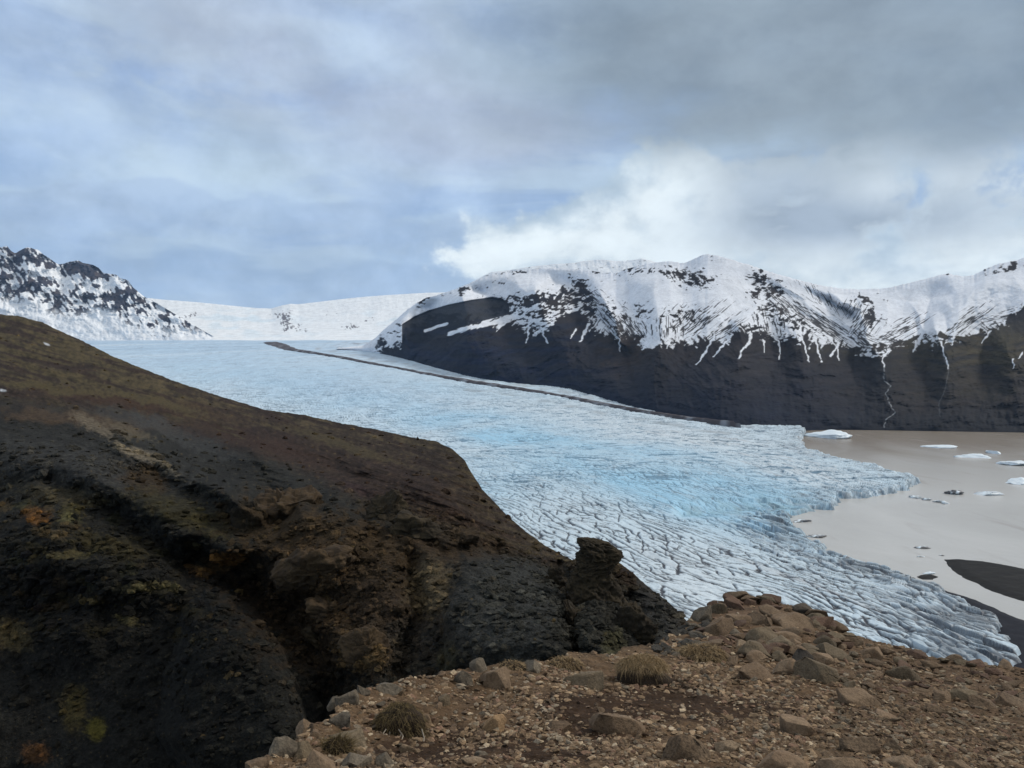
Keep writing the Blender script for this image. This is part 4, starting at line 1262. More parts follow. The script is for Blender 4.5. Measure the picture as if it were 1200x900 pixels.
edge_poly = [(-1.9, -3.5), (-1.7, 0.5)] + edge_xy + [(9, 1), (9, -3.5)]


def ridge_h(x, y, det=True):
    x = np.asarray(x, float)
    y = np.asarray(y, float)
    z = ffit(x, y)
    z = z + 0.07 * fbm(x / 1.3, y / 1.3, 3, 240)
    ex, ey = x + 0.25 * fbm(x / 0.8, y / 0.8, 3, 241), y + 0.25 * fbm(x / 0.8 + 5, y / 0.8, 3, 242)
    dE, _ = pline(ex, ey, edge_xy)
    out = ~inside(ex, ey, edge_poly)
    dd = np.where(out, dE, 0)
    z = z - 1.25 * dd - 0.25 * np.minimum(dd, 0.4)
    if det:
        z = z + 0.030 * fbm(x / 0.28, y / 0.28, 4, 243, 0.6) + 0.012 * fbm(x / 0.06, y / 0.06, 3, 246, 0.6)
    return z


fu = np.linspace(-0.62, 1.1, 1150)
fr = [1.2]
while fr[-1] < 17:
    fr.append(fr[-1] + 0.0042 + 0.00042 * fr[-1] ** 2)
fr = np.array(fr)
UU, RY = np.meshgrid(fu, fr)
RX = UU * RY
RZ = ridge_h(RX, RY)
gpx = CX + F * UU
gpy = HY + F * (EYE - RZ) / RY
m1 = fbm(RX / 0.9, RY / 0.9, 4, 250)
m2 = fbm(RX / 0.16, RY / 0.16, 4, 251)
gc = np.zeros(RX.shape + (3,)) + np.array((0.112, 0.070, 0.039))
gc = lerp(gc, (0.125, 0.083, 0.048), sst(-0.1, 0.4, m1 + 0.5 * m2) * 0.6)
soil = np.clip(blob(gpx, gpy, 690, 840, 60, 26, 10) + blob(gpx, gpy, 800, 825, 80, 18, 8) + blob(gpx, gpy, 640, 880, 50, 20) + blob(gpx, gpy, 780, 800, 50, 12, 15) + blob(gpx, gpy, 520, 870, 60, 20) + blob(gpx, gpy, 480, 885, 40, 14) + blob(gpx, gpy, 1010, 850, 60, 14, 20)
               + blob(gpx, gpy, 880, 830, 60, 14), 0, 1)
gc = lerp(gc, (0.036, 0.020, 0.011), sst(0.20, 0.5, soil + 0.35 * m2 + 0.2 * m1) * 0.9)
gc = lerp(gc, (0.12, 0.078, 0.054), np.clip(blob(gpx, gpy, 870, 712, 60, 16) + 0.6 * blob(gpx, gpy, 1100, 800, 200, 30, 10), 0, 1) * 0.5)
gc = gc * (1 + 0.35 * m2)[..., None]
keepf = RZ > EYE - 24
struct(grid('ridge_ground', np.stack([RX, RY, RZ], -1), M_GROUND, {'col': np.clip(gc, 0.01, 0.5)}, keepf))['label'] = 'rocky brown ridge of bare dirt at the viewpoint'

_ry = np.concatenate([np.arange(1.5, 12.5, 0.02)])


def ridge_hit(px, py):
    """where the sight line of a photo pixel meets the foreground ridge"""
    x = (px - CX) / F * _ry
    z = EYE - (py - HY) / F * _ry
    h = ridge_h(x, _ry, False)
    i = np.where(z < h)[0]
    if not len(i):
        return None
    j = i[0]
    return Vector((x[j], _ry[j], h[j]))


# ================================================================== ROCKS
def rock_data(seed, dims=(1, 1, 1), sub=3, planes=15, rough=0.035, lo=0.42, hi=0.86, nscale=1.8):
    r = np.random.default_rng(seed)
    bm = bmesh.new()
    bmesh.ops.create_icosphere(bm, subdivisions=sub, radius=1)
    v = np.array([q.co[:] for q in bm.verts])
    f = np.array([[q.index for q in fc.verts] for fc in bm.faces])
    bm.free()
    for _ in range(planes):
        n = r.normal(size=3)
        n /= np.linalg.norm(n)
        dd = r.uniform(lo, hi)
        e = v @ n - dd
        v = v - np.clip(e, 0, None)[:, None] * n
    v = v / np.abs(v).max(0)
    nn = fbm3(v * nscale + seed * 3.7, 4, seed % 97, 0.55)
    v = v * (1 + rough * 2.2 * nn)[:, None]
    return v * np.array(dims) * 0.5, f


def rock_obj(name, loc, dims, matk, seed, rot=0.0, tilt=(0, 0), sub=4, planes=15, rough=0.035, **kw):
    v, f = rock_data(seed, dims, sub, planes, rough, **kw)
    o = mesh_from(name, v, f, ROCK[matk])
    o.location = loc
    o.rotation_euler = (math.radians(tilt[0]), math.radians(tilt[1]), math.radians(rot))
    return o


# (px, py of the centre, width, height in photo pixels, material, roll in degrees, label)
BOULDERS = [
    (731, 850, 72, 28, 'brown', 10, 'long flat grey-brown slab lying in dark soil with a sheer left end'),
    (808, 876, 70, 44, 'brown', 18, 'big angular brown boulder joined to the end of the long slab'),
    (851, 874, 25, 22, 'tan', 20, 'small bright tan stone just past the big angular boulder'),
    (577, 849, 31, 26, 'orange', -5, 'rounded orange block standing out of the gravel'),
    (684, 797, 52, 26, 'olive', -8, 'weathered grey-green slab below the grass tussock'),
    (623, 777, 22, 27, 'grey', 5, 'pointed grey stone on the ridge edge above loose gravel'),
    (563, 777, 22, 28, 'grey', -12, 'taller of two pale pointed stones on the ridge edge'),
    (540, 791, 25, 30, 'grey', 15, 'leaning pale triangular stone on the ridge edge beside its taller twin'),
    (580, 794, 42, 28, 'brown', -30, 'brown boulder with an overhanging shaded side on the ridge edge'),
    (453, 807, 34, 13, 'grey', 8, 'pale flat stone jutting out over the gully'),
    (407, 818, 27, 22, 'grey', -20, 'layered pale grey rock at the brink of the gully'),
    (389, 826, 11, 14, 'grey', 10, 'small upright grey stone at the very brink of the gully'),
    (425, 810, 16, 14, 'grey', 0, 'pale wedge of stone between the flat stone and the layered rock'),
    (398, 845, 34, 22, 'grey', -40, 'mossy grey boulder on the brink under the layered rock'),
    (406, 864, 40, 26, 'olive', -25, 'blocky olive rock on the steep edge with dry grass'),
    (415, 890, 34, 26, 'grey', 10, 'round-topped grey rock at the foot of the steep edge'),
    (452, 892, 24, 22, 'grey', -15, 'cracked grey stone under the root tangle'),
    (434, 893, 11, 15, 'brown', 0, 'narrow brown stone wedged between two grey rocks'),
    (476, 878, 25, 14, 'tan', -8, 'tan block lying under the root tangle'),
    (553, 893, 32, 11, 'tan', 10, 'long thin tan stone lying in the dark soil'),
    (565, 884, 18, 9, 'grey', 20, 'pale flat chip lying on dark soil'),
    (327, 876, 40, 28, 'grey', -30, 'grey crumbling rock low on the steep edge'),
    (357, 853, 30, 20, 'brown', -35, 'brown broken rock on the steep edge above the gully'),
    (352, 880, 34, 24, 'olive', -20, 'fractured olive rock among dry grass on the steep edge'),
    (300, 895, 30, 18, 'brown', -30, 'lowest brown rock on the steep edge'),
    (370, 893, 44, 22, 'brown', 0, 'wide brown ledge of rock at the foot of the steep edge'),
    (499, 843, 17, 15, 'brown', 0, 'smooth brown cobble beside the root tangle'),
    (521, 817, 15, 26, 'olive', 0, 'dull upright stone half sunk in gravel'),
    (657, 852, 30, 12, 'brown', 5, 'low reddish brown stone half buried in dark soil'),
    (661, 866, 15, 8, 'tan', 8, 'pale flat pebble of stone on dark soil'),
    (897, 745, 44, 28, 'olive', 5, 'large smooth olive dome of rock in the middle of the outcrop'),
    (824, 718, 26, 28, 'grey', 10, 'grey rounded block at the left top of the outcrop'),
    (846, 712, 22, 20, 'olive', -10, 'olive block beside the rounded grey one on the outcrop top'),
    (880, 703, 24, 18, 'red', 10, 'reddish peak of the rocky outcrop against the ice'),
    (902, 706, 22, 14, 'red', 15, 'reddish shoulder rock just past the outcrop peak'),
    (941, 713, 26, 16, 'dark', 5, 'dark brown rock perched on the skyline of the outcrop'),
    (930, 728, 42, 22, 'brown', 12, 'broad brown rock under the perched skyline rock'),
    (895, 726, 34, 18, 'brown', 5, 'low brown rock behind the olive dome'),
    (865, 722, 28, 18, 'brown', 30, 'tilted brown rock below the outcrop peak'),
    (843, 735, 40, 24, 'brown', -10, 'cracked brown block with a shaded underside on the outcrop'),
    (919, 755, 36, 24, 'olive', 10, 'angular olive rock with a dark hollow side'),
    (888, 762, 44, 22, 'olive', 20, 'smooth olive slab sloping below the dome rock'),
    (941, 773, 36, 30, 'dark', 20, 'dark brown block leaning among olive boulders'),
    (925, 781, 34, 28, 'brown', 35, 'pale brown wedge leaning on the dark block'),
    (890, 789, 52, 20, 'brown', 12, 'low wide brown rock swallowed by gravel'),
    (973, 762, 48, 22, 'olive', 8, 'flat-topped olive boulder at the right of the outcrop'),
    (968, 774, 34, 18, 'brown', 12, 'brown slab just below the flat-topped boulder'),
    (968, 790, 54, 26, 'olive', 18, 'large brown-olive boulder with a shadowed front above the stone chips'),
    (1021, 763, 30, 22, 'brown', 5, 'brown boulder on the skyline edge of the scree'),
    (1003, 752, 24, 14, 'brown', 0, 'low rock on the skyline left of the scree boulder'),
    (1063, 788, 44, 26, 'olive', 20, 'dark olive slab sunk in the scree slope'),
    (1106, 816, 26, 16, 'brown', 15, 'short brown slab on the right-hand scree'),
    (1132, 815, 38, 20, 'olive', 20, 'olive slab beside the short brown slab on the scree'),
    (1161, 824, 40, 18, 'brown', 25, 'tilted brown slab on the scree right of the olive slab'),
    (1186, 821, 34, 16, 'brown', 10, 'brown slab at the far right end of the slab row'),
    (1011, 817, 60, 26, 'brown', 28, 'long tilted brown slab diving down the scree'),
    (939, 851, 54, 22, 'brown', 8, 'low pointed brown rock above a heap of chips'),
    (1016, 874, 52, 30, 'brown', 15, 'rounded brown boulder with a shaded front near the lower edge'),
    (1048, 874, 30, 22, 'brown', 25, 'small brown boulder resting against the rounded one'),
    (1066, 893, 44, 26, 'brown', 20, 'smooth brown boulder just below the small resting one'),
    (1093, 894, 26, 20, 'tan', 10, 'blocky tan stone in the row along the lower edge'),
    (1122, 897, 26, 13, 'brown', 5, 'flat brown stone at the right end of the lower row'),
    (985, 897, 54, 30, 'brown', -5, 'big rounded brown boulder cut by the lower edge'),
    (922, 897, 56, 22, 'brown', 5, 'wide flat boulder cut by the lower edge left of the rounded one'),
    (1108, 833, 40, 16, 'brown', 32, 'narrow brown slab tilted along the scree'),
    (1040, 838, 34, 14, 'brown', 25, 'thin brown slab lying below the long tilted one'),
    (967, 746, 24, 14, 'red', 0, 'reddish rock between the perched rock and the flat-topped boulder'),
    (1082, 768, 26, 12, 'red', 0, 'low reddish rock on the scree skyline'),
    (1148, 778, 24, 9, 'red', 4, 'flat reddish stone on the skyline above the glacier snout'),
    (861, 742, 20, 12, 'grey', 10, 'grey flat rock left of the olive dome'),
    (873, 757, 20, 12, 'tan', 0, 'tan block in front of the cracked brown block'),
]
placed = []
for i, (px, py, w, h, mk, roll, label) in enumerate(BOULDERS):
    hit = ridge_hit(px, min(py + h * 0.35, 925))
    if hit is None:
        hit = ridge_hit(px, py + h * 0.5 + 6) or Vector(P(np.array(float(px)), np.array(float(py)), 9.5))
    dist = hit.y
    wm, hm = w / F * dist, h / F * dist
    dims = (wm * 1.12, max(wm * random.uniform(0.75, 1.0), hm), hm * 1.4)
    o = rock_obj('boulder' if w > 28 else 'rock', hit + Vector((0, dims[1] * 0.20, -hm * 0.06)), dims, mk, 300 + i, 0, (random.uniform(-8, 8), roll), 4, random.randint(20, 30), 0.05,
                 lo=0.42, hi=0.76)
    tag(o, label, 'boulder' if w > 28 else 'rock', 'rocks on the viewpoint ridge')
    placed.append((hit.x, hit.y, wm * 0.45))

# loose stones: individuals, then gravel
variants = {}
for mk in ('brown', 'tan', 'grey', 'olive', 'red', 'basalt'):
    for j in range(3):
        v, f = rock_data(700 + j + 10 * len(variants), (1, 0.85, 0.62), 3, 22, 0.04, lo=0.38, hi=0.74)
        oo = mesh_from('rock', v, f, ROCK[mk])
        variants[(mk, j)] = oo.data
        bpy.data.objects.remove(oo)
ZONES = [  # px range, py range, count, size range in photo px, materials, label, group
    ((768, 832), (722, 770), 60, (8, 20), ('basalt', 'grey', 'basalt'), 'grey block in the pile of dark stones spilling beside the rocky outcrop', 'dark stones spilling beside the outcrop'),
    ((825, 1000), (703, 780), 95, (12, 36), ('brown', 'red', 'olive', 'brown'), 'brown block packed between the boulders of the rocky outcrop', 'blocks packed between the outcrop boulders'),
    ((985, 1215), (752, 830), 80, (7, 26), ('brown', 'red', 'brown', 'olive'), 'angular brown stone on the scree slope above the glacier snout', 'stones on the scree slope'),
    ((960, 1210), (830, 905), 48, (8, 22), ('brown', 'tan', 'brown', 'olive'), 'loose brown stone on the lower right part of the scree', 'loose stones on the lower scree'),
    ((300, 480), (825, 905), 30, (7, 18), ('grey', 'brown', 'olive', 'tan'), 'broken stone on the crumbling edge above the dark gully', 'broken stones on the crumbling edge'),
    ((480, 960), (785, 905), 38, (7, 13), ('tan', 'brown', 'grey', 'tan'), 'fist-sized stone lying loose on the bare dirt', 'loose stones on the bare dirt'),
]
for (xa, xb), (ya, yb2), cnt, (s0, s1), mats, label, group in ZONES:
    n = 0
    tries = 0
    while n < cnt and tries < cnt * 8:
        tries += 1
        px, py = random.uniform(xa, xb), random.uniform(ya, yb2)
        hit = ridge_hit(px, py)
        if hit is None:
            continue
        sz = (s0 + (s1 - s0) * random.random() ** 1.7) / F * hit.y
        if any((hit.x - a) ** 2 + (hit.y - b) ** 2 < (r * 0.7) ** 2 for a, b, r in placed[:len(BOULDERS)]):
            continue
        mk = random.choice(mats)
        o = bpy.data.objects.new('stone', variants[(mk, random.randrange(3))])
        COL.objects.link(o)
        o.location = hit + Vector((0, 0, sz * 0.12))
        o.scale = (sz * random.uniform(0.85, 1.2), sz * random.uniform(0.8, 1.1), sz * random.uniform(0.4, 0.85))
        o.rotation_euler = (random.uniform(-0.5, 0.5), random.uniform(-0.4, 0.4), random.uniform(0, 6.28))
        tag(o, label, 'stone', group)
        n += 1

# gravel: thousands of chips as one mass
NG = 30000
gpx_ = RNG.uniform(230, 1260, NG * 3)
gY = 1.0 / RNG.uniform(1 / 11.5, 1 / 2.9, NG * 3)
gX = (gpx_ - CX) / F * gY
okm = inside(gX, gY, edge_poly)
ex, ey = pline(gX, gY, edge_xy)
gz = ridge_h(gX, gY, True)
gpy_ = HY + F * (EYE - gz) / gY
dens = 0.35 + 0.9 * fbm(gX / 0.5, gY / 0.5, 3, 260)
dens += 0.5 * blob(gpx_, gpy_, 600, 825, 110, 40, 0) + 0.6 * blob(gpx_, gpy_, 850, 785, 90, 30) + 0.5 * blob(gpx_, gpy_, 1000, 830, 90, 40) + 0.4 * blob(gpx_, gpy_, 760, 880, 60, 20) + 0.3 * (gpx_ > 1000)
dens -= 0.75 * blob(gpx_, gpy_, 690, 838, 60, 20, 10) + 0.6 * blob(gpx_, gpy_, 800, 825, 60, 14, 8) + 0.5 * blob(gpx_, gpy_, 520, 872, 60, 16)
okm &= RNG.uniform(0, 1, NG * 3) < np.clip(dens, 0.06, 1)
idx = np.where(okm)[0][:NG]
bm = bmesh.new()
bmesh.ops.create_icosphere(bm, subdivisions=1, radius=1)
iv = np.array([q.co[:] for q in bm.verts])
if_ = np.array([[q.index for q in fc.verts] for fc in bm.faces])
bm.free()
shapes = []
for s_ in range(24):
    r = np.random.default_rng(900 + s_)
    v = iv.copy()
    for _ in range(7):
        n = r.normal(size=3)
        n /= np.linalg.norm(n)
        v = v - np.clip(v @ n - r.uniform(0.3, 0.8), 0, None)[:, None] * n
    shapes.append(v)
shapes = np.array(shapes)
n = len(idx)
size = 0.5 * (2.2 + 8.5 * RNG.random(n) ** 2.6) / F * gY[idx] ** 0.7 * 4.2 ** 0.3 * 1.25
sc = np.stack([size * RNG.uniform(.8, 1.5, n), size * RNG.uniform(.7, 1.2, n), size * RNG.uniform(.25, .6, n)], -1)
base_v = shapes[RNG.integers(0, 24, n)] * sc[:, None, :]
an = RNG.uniform(0, 6.28, n)
ti = RNG.normal(0, 0.3, n)
ca, sa, ct, st_ = np.cos(an)[:, None], np.sin(an)[:, None], np.cos(ti)[:, None], np.sin(ti)[:, None]
x0, y0, z0 = base_v[..., 0], base_v[..., 1], base_v[..., 2]
x1, z1 = x0 * ct + z0 * st_, -x0 * st_ + z0 * ct
gv = np.stack([x1 * ca - y0 * sa + gX[idx][:, None], x1 * sa + y0 * ca + gY[idx][:, None], z1 + gz[idx][:, None] + sc[:, 2][:, None] * 0.35], -1)
gf = (if_[None] + (np.arange(n) * len(iv))[:, None, None]).reshape(-1, 3)
pal = np.array([(0.16, 0.108, 0.064), (0.215, 0.150, 0.092), (0.12, 0.080, 0.050), (0.19, 0.150, 0.105), (0.29, 0.225, 0.150), (0.095, 0.066, 0.044), (0.15, 0.092, 0.060)])
pc_ = pal[RNG.choice(7, n, p=[.24, .18, .22, .12, .06, .10, .08])] * RNG.uniform(0.85, 1.8, n)[:, None]
pc_ = pc_ * np.where(gpx_[idx] > 980, 0.8, 1.0)[:, None]
gravel = mesh_from('gravel', gv, gf, M_GROUND, {'col': np.repeat(pc_[:, None, :], len(iv), 1)}, smooth=False)
tag(gravel, 'tan and brown stone chips strewn over the ridge dirt', 'gravel', None, 'stuff')


# ================================================================== OUTCROPS AND PINNACLE ON THE HILLSIDE
def hill_hit(px, py, k_=1.0):
    """point of the hillside under a photo pixel"""
    i = int(np.argmin(np.abs(hx - px)))
    j = int(np.argmin(np.abs(PY[:, i] - py)))
    return P(np.array(float(px)), np.array(float(py)), DYd[j, i] * k_), DYd[j, i]


def crag(name, px, py, w, h, matk, seed, label, cat, depth=0.8, roll=0, rough=0.16, nscale=2.6, planes=10):
    p, dist = hill_hit(px, py)
    wm, hm = w / F * dist, h / F * dist
    v, f = rock_data(seed, (wm * 1.1, wm * depth, hm * 1.15), 6, planes, 0.06, 0.5, 0.9, nscale)
    q = v / max(wm, hm) * 2
    un = q / (np.linalg.norm(q, axis=1)[:, None] + 1e-6)
    r = np.random.default_rng(seed)
    n1 = fbm3(q * 1.6 + seed, 3, seed)
    qq = q + 0.10 * np.stack([fbm3(q * 4 + c_ * 9, 2, seed + c_) for c_ in range(3)], -1)
    blocks = 0
    for K, am in ((22, 0.30), (80, 0.15), (260, 0.06)):
        sd = r.normal(size=(K, 3))
        sd = sd / np.linalg.norm(sd, axis=1)[:, None] * np.abs(q).max(0) * r.uniform(0.5, 1.0, (K, 1))
        near_ = np.argmin(((qq[:, None, :] - sd[None]) ** 2 * np.array((1, 1, 2.2))).sum(-1), 1)
        gr = r.normal(0, 0.55, (K, 3))
        blocks = blocks + am * (r.uniform(-1, 1, K)[near_] * 0.6 + ((q - sd[near_]) * gr[near_]).sum(1))
    n3 = fbm3(q * 11 + seed, 3, seed + 2, 0.6)
    bed = np.abs(((q[:, 2] * 4.5 + 1.1 * n1) % 1) - 0.5) * 2                 # bedding ledges
    v = v + un * (max(wm, hm) * 0.5 * (0.22 * n1 + 0.75 * blocks + 0.04 * n3 + rough * 0.25 * (bed - 0.5)))[:, None]
    o = mesh_from(name, v, f, ROCK[matk])
    o.location = Vector(p) + Vector((0, wm * depth * 0.24, 0))
    o.rotation_euler = (0, math.radians(roll), 0)
    tag(o, label, cat, 'rock outcrops on the dark hillside')
    return o


crag('outcrop', 331, 608, 100, 56, 'crag_brown', 41, 'blocky brown outcrop with ledges in the middle of the dark hillside', 'outcrop', 0.7, 4)
crag('outcrop', 452, 606, 48, 52, 'crag', 42, 'layered outcrop with a ragged top right of the blocky brown one', 'outcrop', 0.8, 12)
crag('outcrop', 482, 628, 62, 34, 'crag', 43, 'dark low outcrop against the layered one, with pale flecks above', 'outcrop', 0.8, 6)
crag('outcrop', 535, 632, 62, 22, 'crag_brown', 44, 'low reddish brown outcrop at the end of the ledge', 'outcrop', 0.7, -4)
crag('outcrop', 290, 612, 40, 44, 'crag', 47, 'dark jutting rock on the shaded end of the blocky outcrop', 'outcrop', 0.7, 0)
crag('outcrop', 365, 672, 86, 50, 'crag_brown', 45, 'rounded bare brown knoll below the blocky outcrop', 'outcrop', 0.6, -15, 0.10)
crag('outcrop', 385, 720, 60, 26, 'crag_brown', 48, 'brown ledge overhanging the black gully', 'outcrop', 0.6, 15, 0.12)
crag('outcrop', 425, 765, 58, 44, 'crag_brown', 46, 'brown knobbly rock deep in the gully behind the ridge', 'outcrop', 0.6, 10, 0.14)
crag('outcrop', 372, 752, 40, 24, 'crag', 49, 'dark rock lip at the bottom of the black gully', 'outcrop', 0.6, 25, 0.14)
crag('outcrop', 655, 690, 30, 40, 'crag', 50, 'dark rib of rock just left of the rock pinnacle', 'outcrop', 0.8, 0, 0.16)
crag('outcrop', 745, 745, 44, 60, 'crag', 51, 'dark mossy buttress right of the rock pinnacle foot', 'outcrop', 0.8, 0, 0.16)
crag('outcrop', 672, 735, 44, 56, 'crag', 52, 'shadowed rock buttress below the rock pinnacle', 'outcrop', 0.8, 0, 0.15)

# pinnacle: one body built ring by ring, leaning cap on a narrow neck
pp, pd = hill_hit(702, 700)
LV = [(800, 704, 52), (775, 704, 48), (750, 703, 44), (728, 701, 38), (710, 699, 35), (696, 697, 30), (684, 695, 26), (674, 694, 22.5), (667, 696, 21), (660, 702, 22.5), (654, 705, 23.5), (647, 703, 21.5), (641, 697, 18.5), (636, 692, 13), (633, 691, 7), (632, 691, 0.5)]
LV = np.array(LV, float)
tq = np.linspace(0, 1, 150)
li = np.linspace(0, 1, len(LV))
ly, lx, lr = (np.interp(tq, li, LV[:, c]) for c in range(3))
an = np.linspace(0, 2 * np.pi, 161)
A2, L2 = np.meshgrid(an, np.arange(150))
sc_ = pd / F
cxm = (lx - CX) * sc_
czm = EYE - (ly - HY) * sc_
rm = lr * sc_
dirs = np.stack([np.cos(A2), np.sin(A2) * 0.85, 0 * A2], -1)
body = np.stack([cxm[L2] + rm[L2] * np.cos(A2), pd + 0.5 + rm[L2] * 0.85 * np.sin(A2), czm[L2]], -1)
q = np.stack([np.cos(A2) * rm[L2], np.sin(A2) * rm[L2], czm[L2] * 1.3], -1)
disp = 0.75 * fbm3(q / 1.5, 5, 270, 0.62) + 0.55 * (0.4 - np.abs(fbm3(q / 0.9, 4, 275, 0.6)) * 2)
body = body + dirs * (disp * np.minimum(rm[L2] / 1.2, 1))[..., None] + np.stack([0 * disp, 0 * disp, 0.3 * disp], -1)
body[:, -1] = body[:, 0]
pin = grid('rock_pinnacle', body, ROCK['crag'])
tag(pin, 'dark rock pinnacle with an overhanging cap standing out against the glacier', 'pinnacle')


# ================================================================== DRY GRASS
def grass_build(c0, c1):
    def build(kk, b):
        co = objco(kk)
        n = kk.noise(co, 26, 4, 0.6)
        kk.put(b.inputs['Base Color'], kk.mix(kk.ss(n, 0.3, 0.7), c0, c1))
        b.inputs['Roughness'].default_value = 0.8
        b.inputs['Specular IOR Level'].default_value = 0.15
    return build


M_GRASS = material('dry_grass', grass_build((0.25, 0.170, 0.085), (0.38, 0.275, 0.155)))
M_GRASS2 = material('faded_moss_grass', grass_build((0.105, 0.076, 0.034), (0.19, 0.138, 0.066)))
M_ROOT = material('pale_root', grass_build((0.30, 0.25, 0.19), (0.40, 0.34, 0.27)))
M_SOIL = material('peaty_soil', rock_build((0.030, 0.020, 0.013), (0.048, 0.032, 0.020), (0.020, 0.014, 0.010), 2))


def blades(n, rx, ry, rz, length, seed, droop=1.0, width=0.0035, low=0.0):
    r = np.random.default_rng(seed)
    th = r.uniform(0, 2 * np.pi, n)
    cz = r.uniform(low, 1, n)
    sr = np.sqrt(1 - cz ** 2)
    nrm = np.stack([sr * np.cos(th), sr * np.sin(th), cz], -1)
    root = nrm * np.array((rx, ry, rz)) * r.uniform(0.9, 1.0, n)[:, None]
    ln_ = length * r.uniform(0.3, 1.5, n) * (1 + 0.5 * np.sin(th * 5 + seed) * np.cos(th * 3 + cz * 6))
    out = nrm + r.normal(0, 0.6, (n, 3)) + np.array((0.12, -0.1, 0.2))
    out /= np.linalg.norm(out, axis=1)[:, None]
    side = np.cross(out, r.normal(size=(n, 3)))
    side /= np.linalg.norm(side, axis=1)[:, None]
    K = 5
    pts = []
    for j in range(K):
        t = j / (K - 1)
        c = root + out * (ln_ * t)[:, None] + np.array((0, 0, -1.0)) * (droop * ln_ * t * t * 0.75)[:, None]
        wv = side * (width * (1 - 0.85 * t) * r.uniform(0.7, 1.2, n))[:, None]
        pts += [c - wv, c + wv]
    v = np.stack(pts, 1)
    f = []
    for j in range(K - 1):
        f.append([2 * j, 2 * j + 1, 2 * j + 3, 2 * j + 2])
    f = (np.array(f)[None] + (np.arange(n) * 2 * K)[:, None, None]).reshape(-1, 4)
    return v.reshape(-1, 3), f


def tuft(px, py, w, h, n, label, seed, mat_=None, length=0.5, droop=1.0, low=0.0, roots=False):
    hit = ridge_hit(px, py + h * 0.5) or Vector(P(np.array(float(px)), np.array(float(py)), 7.0))
    d_ = hit.y
    wm, hm = w / F * d_, h / F * d_
    e = bpy.data.objects.new('grass_tussock', None)
    COL.objects.link(e)
    e.location = hit
    tag(e, label, 'grass tussock', 'dry grass on the viewpoint ridge')
    v, f = rock_data(seed, (wm * 0.92, wm * 0.6, hm * 1.7), 4, 5, 0.10, 0.6, 0.95, 2.5)
    mesh_from('soil_mound', v, f, M_SOIL, parent=e)
    v, f = blades(n, wm * 0.46, wm * 0.30, hm * 0.83, hm * length, seed + 1, droop, 0.00033 * d_, low)
    mesh_from('grass_blades', v, f, mat_ or M_GRASS, parent=e)
    if roots:
        r = random.Random(seed)
        rv, rf = [], []
        for _ in range(9):
            x, y, z = r.uniform(-.3, .45) * wm, -wm * 0.30, r.uniform(0.0, 0.35) * hm
            for qn in range(7):
                rad = 0.004 * (1 - 0.1 * qn)
                b0 = len(rv)
                rv += [(x + rad * math.cos(g_), y, z + rad * math.sin(g_)) for g_ in (0, 1.57, 3.14, 4.71)]
                if qn:
                    rf += [(b0 - 4 + g_, b0 - 4 + (g_ + 1) % 4, b0 + (g_ + 1) % 4, b0 + g_) for g_ in range(4)]
                x += r.uniform(-.03, .03)
                y -= r.uniform(0.0, .03)
                z -= r.uniform(0.0, .045)
        mesh_from('roots', rv, rf, M_ROOT, parent=e)
    return e


tuft(752, 781, 76, 36, 7000, 'big golden grass tussock with a dark soil underside on the ridge edge', 501, None, 0.25, 1.2, 0.62)
tuft(822, 764, 62, 16, 3000, 'low golden grass mat right of the big tussock, below the outcrop', 502, None, 0.6, 1.0, 0.35)
tuft(662, 776, 44, 12, 900, 'flat strip of dry grass on the ridge edge above the grey-green slab', 503, None, 0.7, 1.0, 0.3)
tuft(600, 779, 34, 8, 500, 'thin dry grass behind the pointed stones on the ridge edge', 504, None, 0.9, 1.0, 0.3)
tuft(468, 838, 66, 40, 2200, 'faded mossy tussock with pale roots hanging over a dark hollow', 505, M_GRASS2, 0.20, 1.2, 0.1, True)
tuft(395, 872, 40, 20, 700, 'wispy dry grass on the crumbling edge above the gully', 506, M_GRASS2, 0.8, 0.7, 0.2)

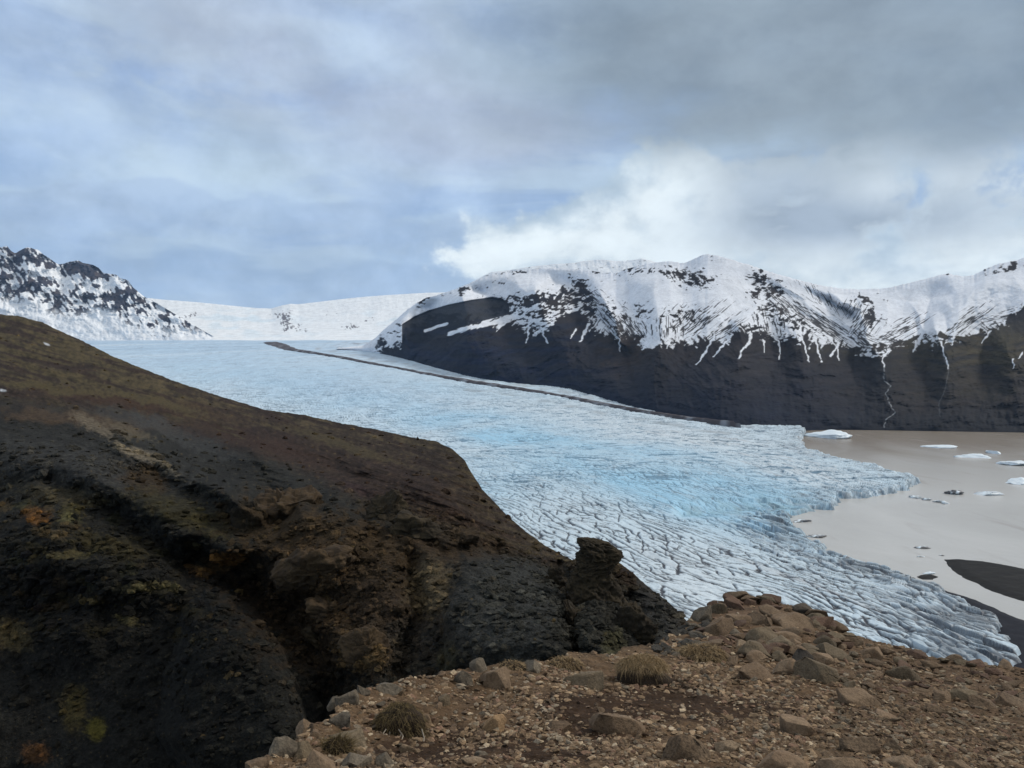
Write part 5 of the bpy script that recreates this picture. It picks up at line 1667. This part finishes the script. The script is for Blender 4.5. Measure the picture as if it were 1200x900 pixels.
# ================================================================== ICEBERGS
BERGS = [  # px, py, width, height, dirt, label
    (966, 508, 52, 10, 0.0, 'large flat-topped white iceberg close to the far corner of the glacier front'),
    (1102, 521.5, 42, 6, 0.0, 'long low white iceberg alone in the far part of the lagoon'),
    (1144, 533.5, 50, 6, 0.0, 'longest flat white iceberg in the far right cluster'),
    (1162, 529, 16, 5, 0.0, 'small white iceberg just behind the longest flat one'),
    (1183, 541, 36, 9, 0.1, 'humped white iceberg in front of the far right cluster'),
    (1194, 562.5, 32, 9, 0.0, 'white iceberg cut by the right border of the view'),
    (1120, 575.5, 26, 7, 1.4, 'dirt-darkened iceberg with a white left end'),
    (1158, 577, 36, 6, 0.3, 'pale low iceberg beside the dirt-darkened one'),
    (1074, 581, 16, 5, 0.8, 'first grey ice lump off the tip of the glacier lobe'),
    (1087, 584.5, 12, 4, 0.9, 'second ice lump in the string trailing from the glacier lobe'),
    (1098, 586.5, 10, 4, 0.7, 'third ice lump in the string trailing from the glacier lobe'),
    (1109, 588.5, 12, 4, 0.3, 'outermost whitish ice lump of the string trailing from the glacier lobe'),
    (940, 609.5, 30, 4, 1.2, 'grey ice floe in the small bay under the ice cliff'),
    (958, 628, 30, 2.6, 1.4, 'thin grey floe at the inner edge of the bay'),
    (1081, 641, 18, 3.2, 1.4, 'flat grey floe in open water above the small sandbar'),
    (1079, 652, 12, 1.8, 1.4, 'tiny floe between the grey floe and the small sandbar'),
    (1103, 650.5, 7, 1.6, 1.2, 'speck of ice right of the tiny floe'),
    (1088, 671, 16, 3, 0.1, 'pale ice sliver behind the small sandbar'),
]
for i, (px, py, w, h, dirt, label) in enumerate(BERGS):
    yw = on_water(py + h * 0.4)
    wm, hm = w / F * yw, h / F * yw
    dep = max(wm * 0.45, hm * yw / EYE * 0.5)
    v, f = rock_data(600 + i, (wm, dep, hm * 1.15), 4, 11, 0.16, 0.30, 0.85, 2.6)
    v[:, 2] *= 0.75 + 0.5 * sst(-0.5, 0.5, v[:, 0] / wm * random.choice((-1, 1)))
    #(v[:, 2]) * np.abs(v[:, 2] / (hm * .68)) ** 0.7 * hm * .68, v[:, 2])
    o = mesh_from('iceberg', v, f, M_BERG)
    o.location = ((px - CX) / F * yw, yw, hm * 0.10)
    o.color = (1, 1, 1, min(dirt * 0.8, 1.0))
    tag(o, label, 'iceberg', 'icebergs and floes in the lagoon')

# ================================================================== AIR
hz = [(x, y, z) for z in (-16, 2400) for y in (-3100, 16700) for x in (-15200, 15200)]
M_HAZE = bpy.data.materials.new('haze')
M_HAZE.use_nodes = True
k = NT(M_HAZE.node_tree)
k.n.clear()
pv = k.new('ShaderNodeVolumePrincipled')
pv.inputs['Color'].default_value = (0.50, 0.70, 1.0, 1)
pv.inputs['Density'].default_value = HAZE_DENSITY
pv.inputs['Anisotropy'].default_value = 0.3
mo = k.new('ShaderNodeOutputMaterial')
k.l.new(pv.outputs[0], mo.inputs['Volume'])
hz_o = mesh_from('haze', hz, [[0, 2, 3, 1], [4, 5, 7, 6], [0, 1, 5, 4], [2, 6, 7, 3], [0, 4, 6, 2], [1, 3, 7, 5]], M_HAZE, smooth=False)
tag(hz_o, 'thin bluish air between the viewpoint and the far mountains', 'haze', None, 'stuff')
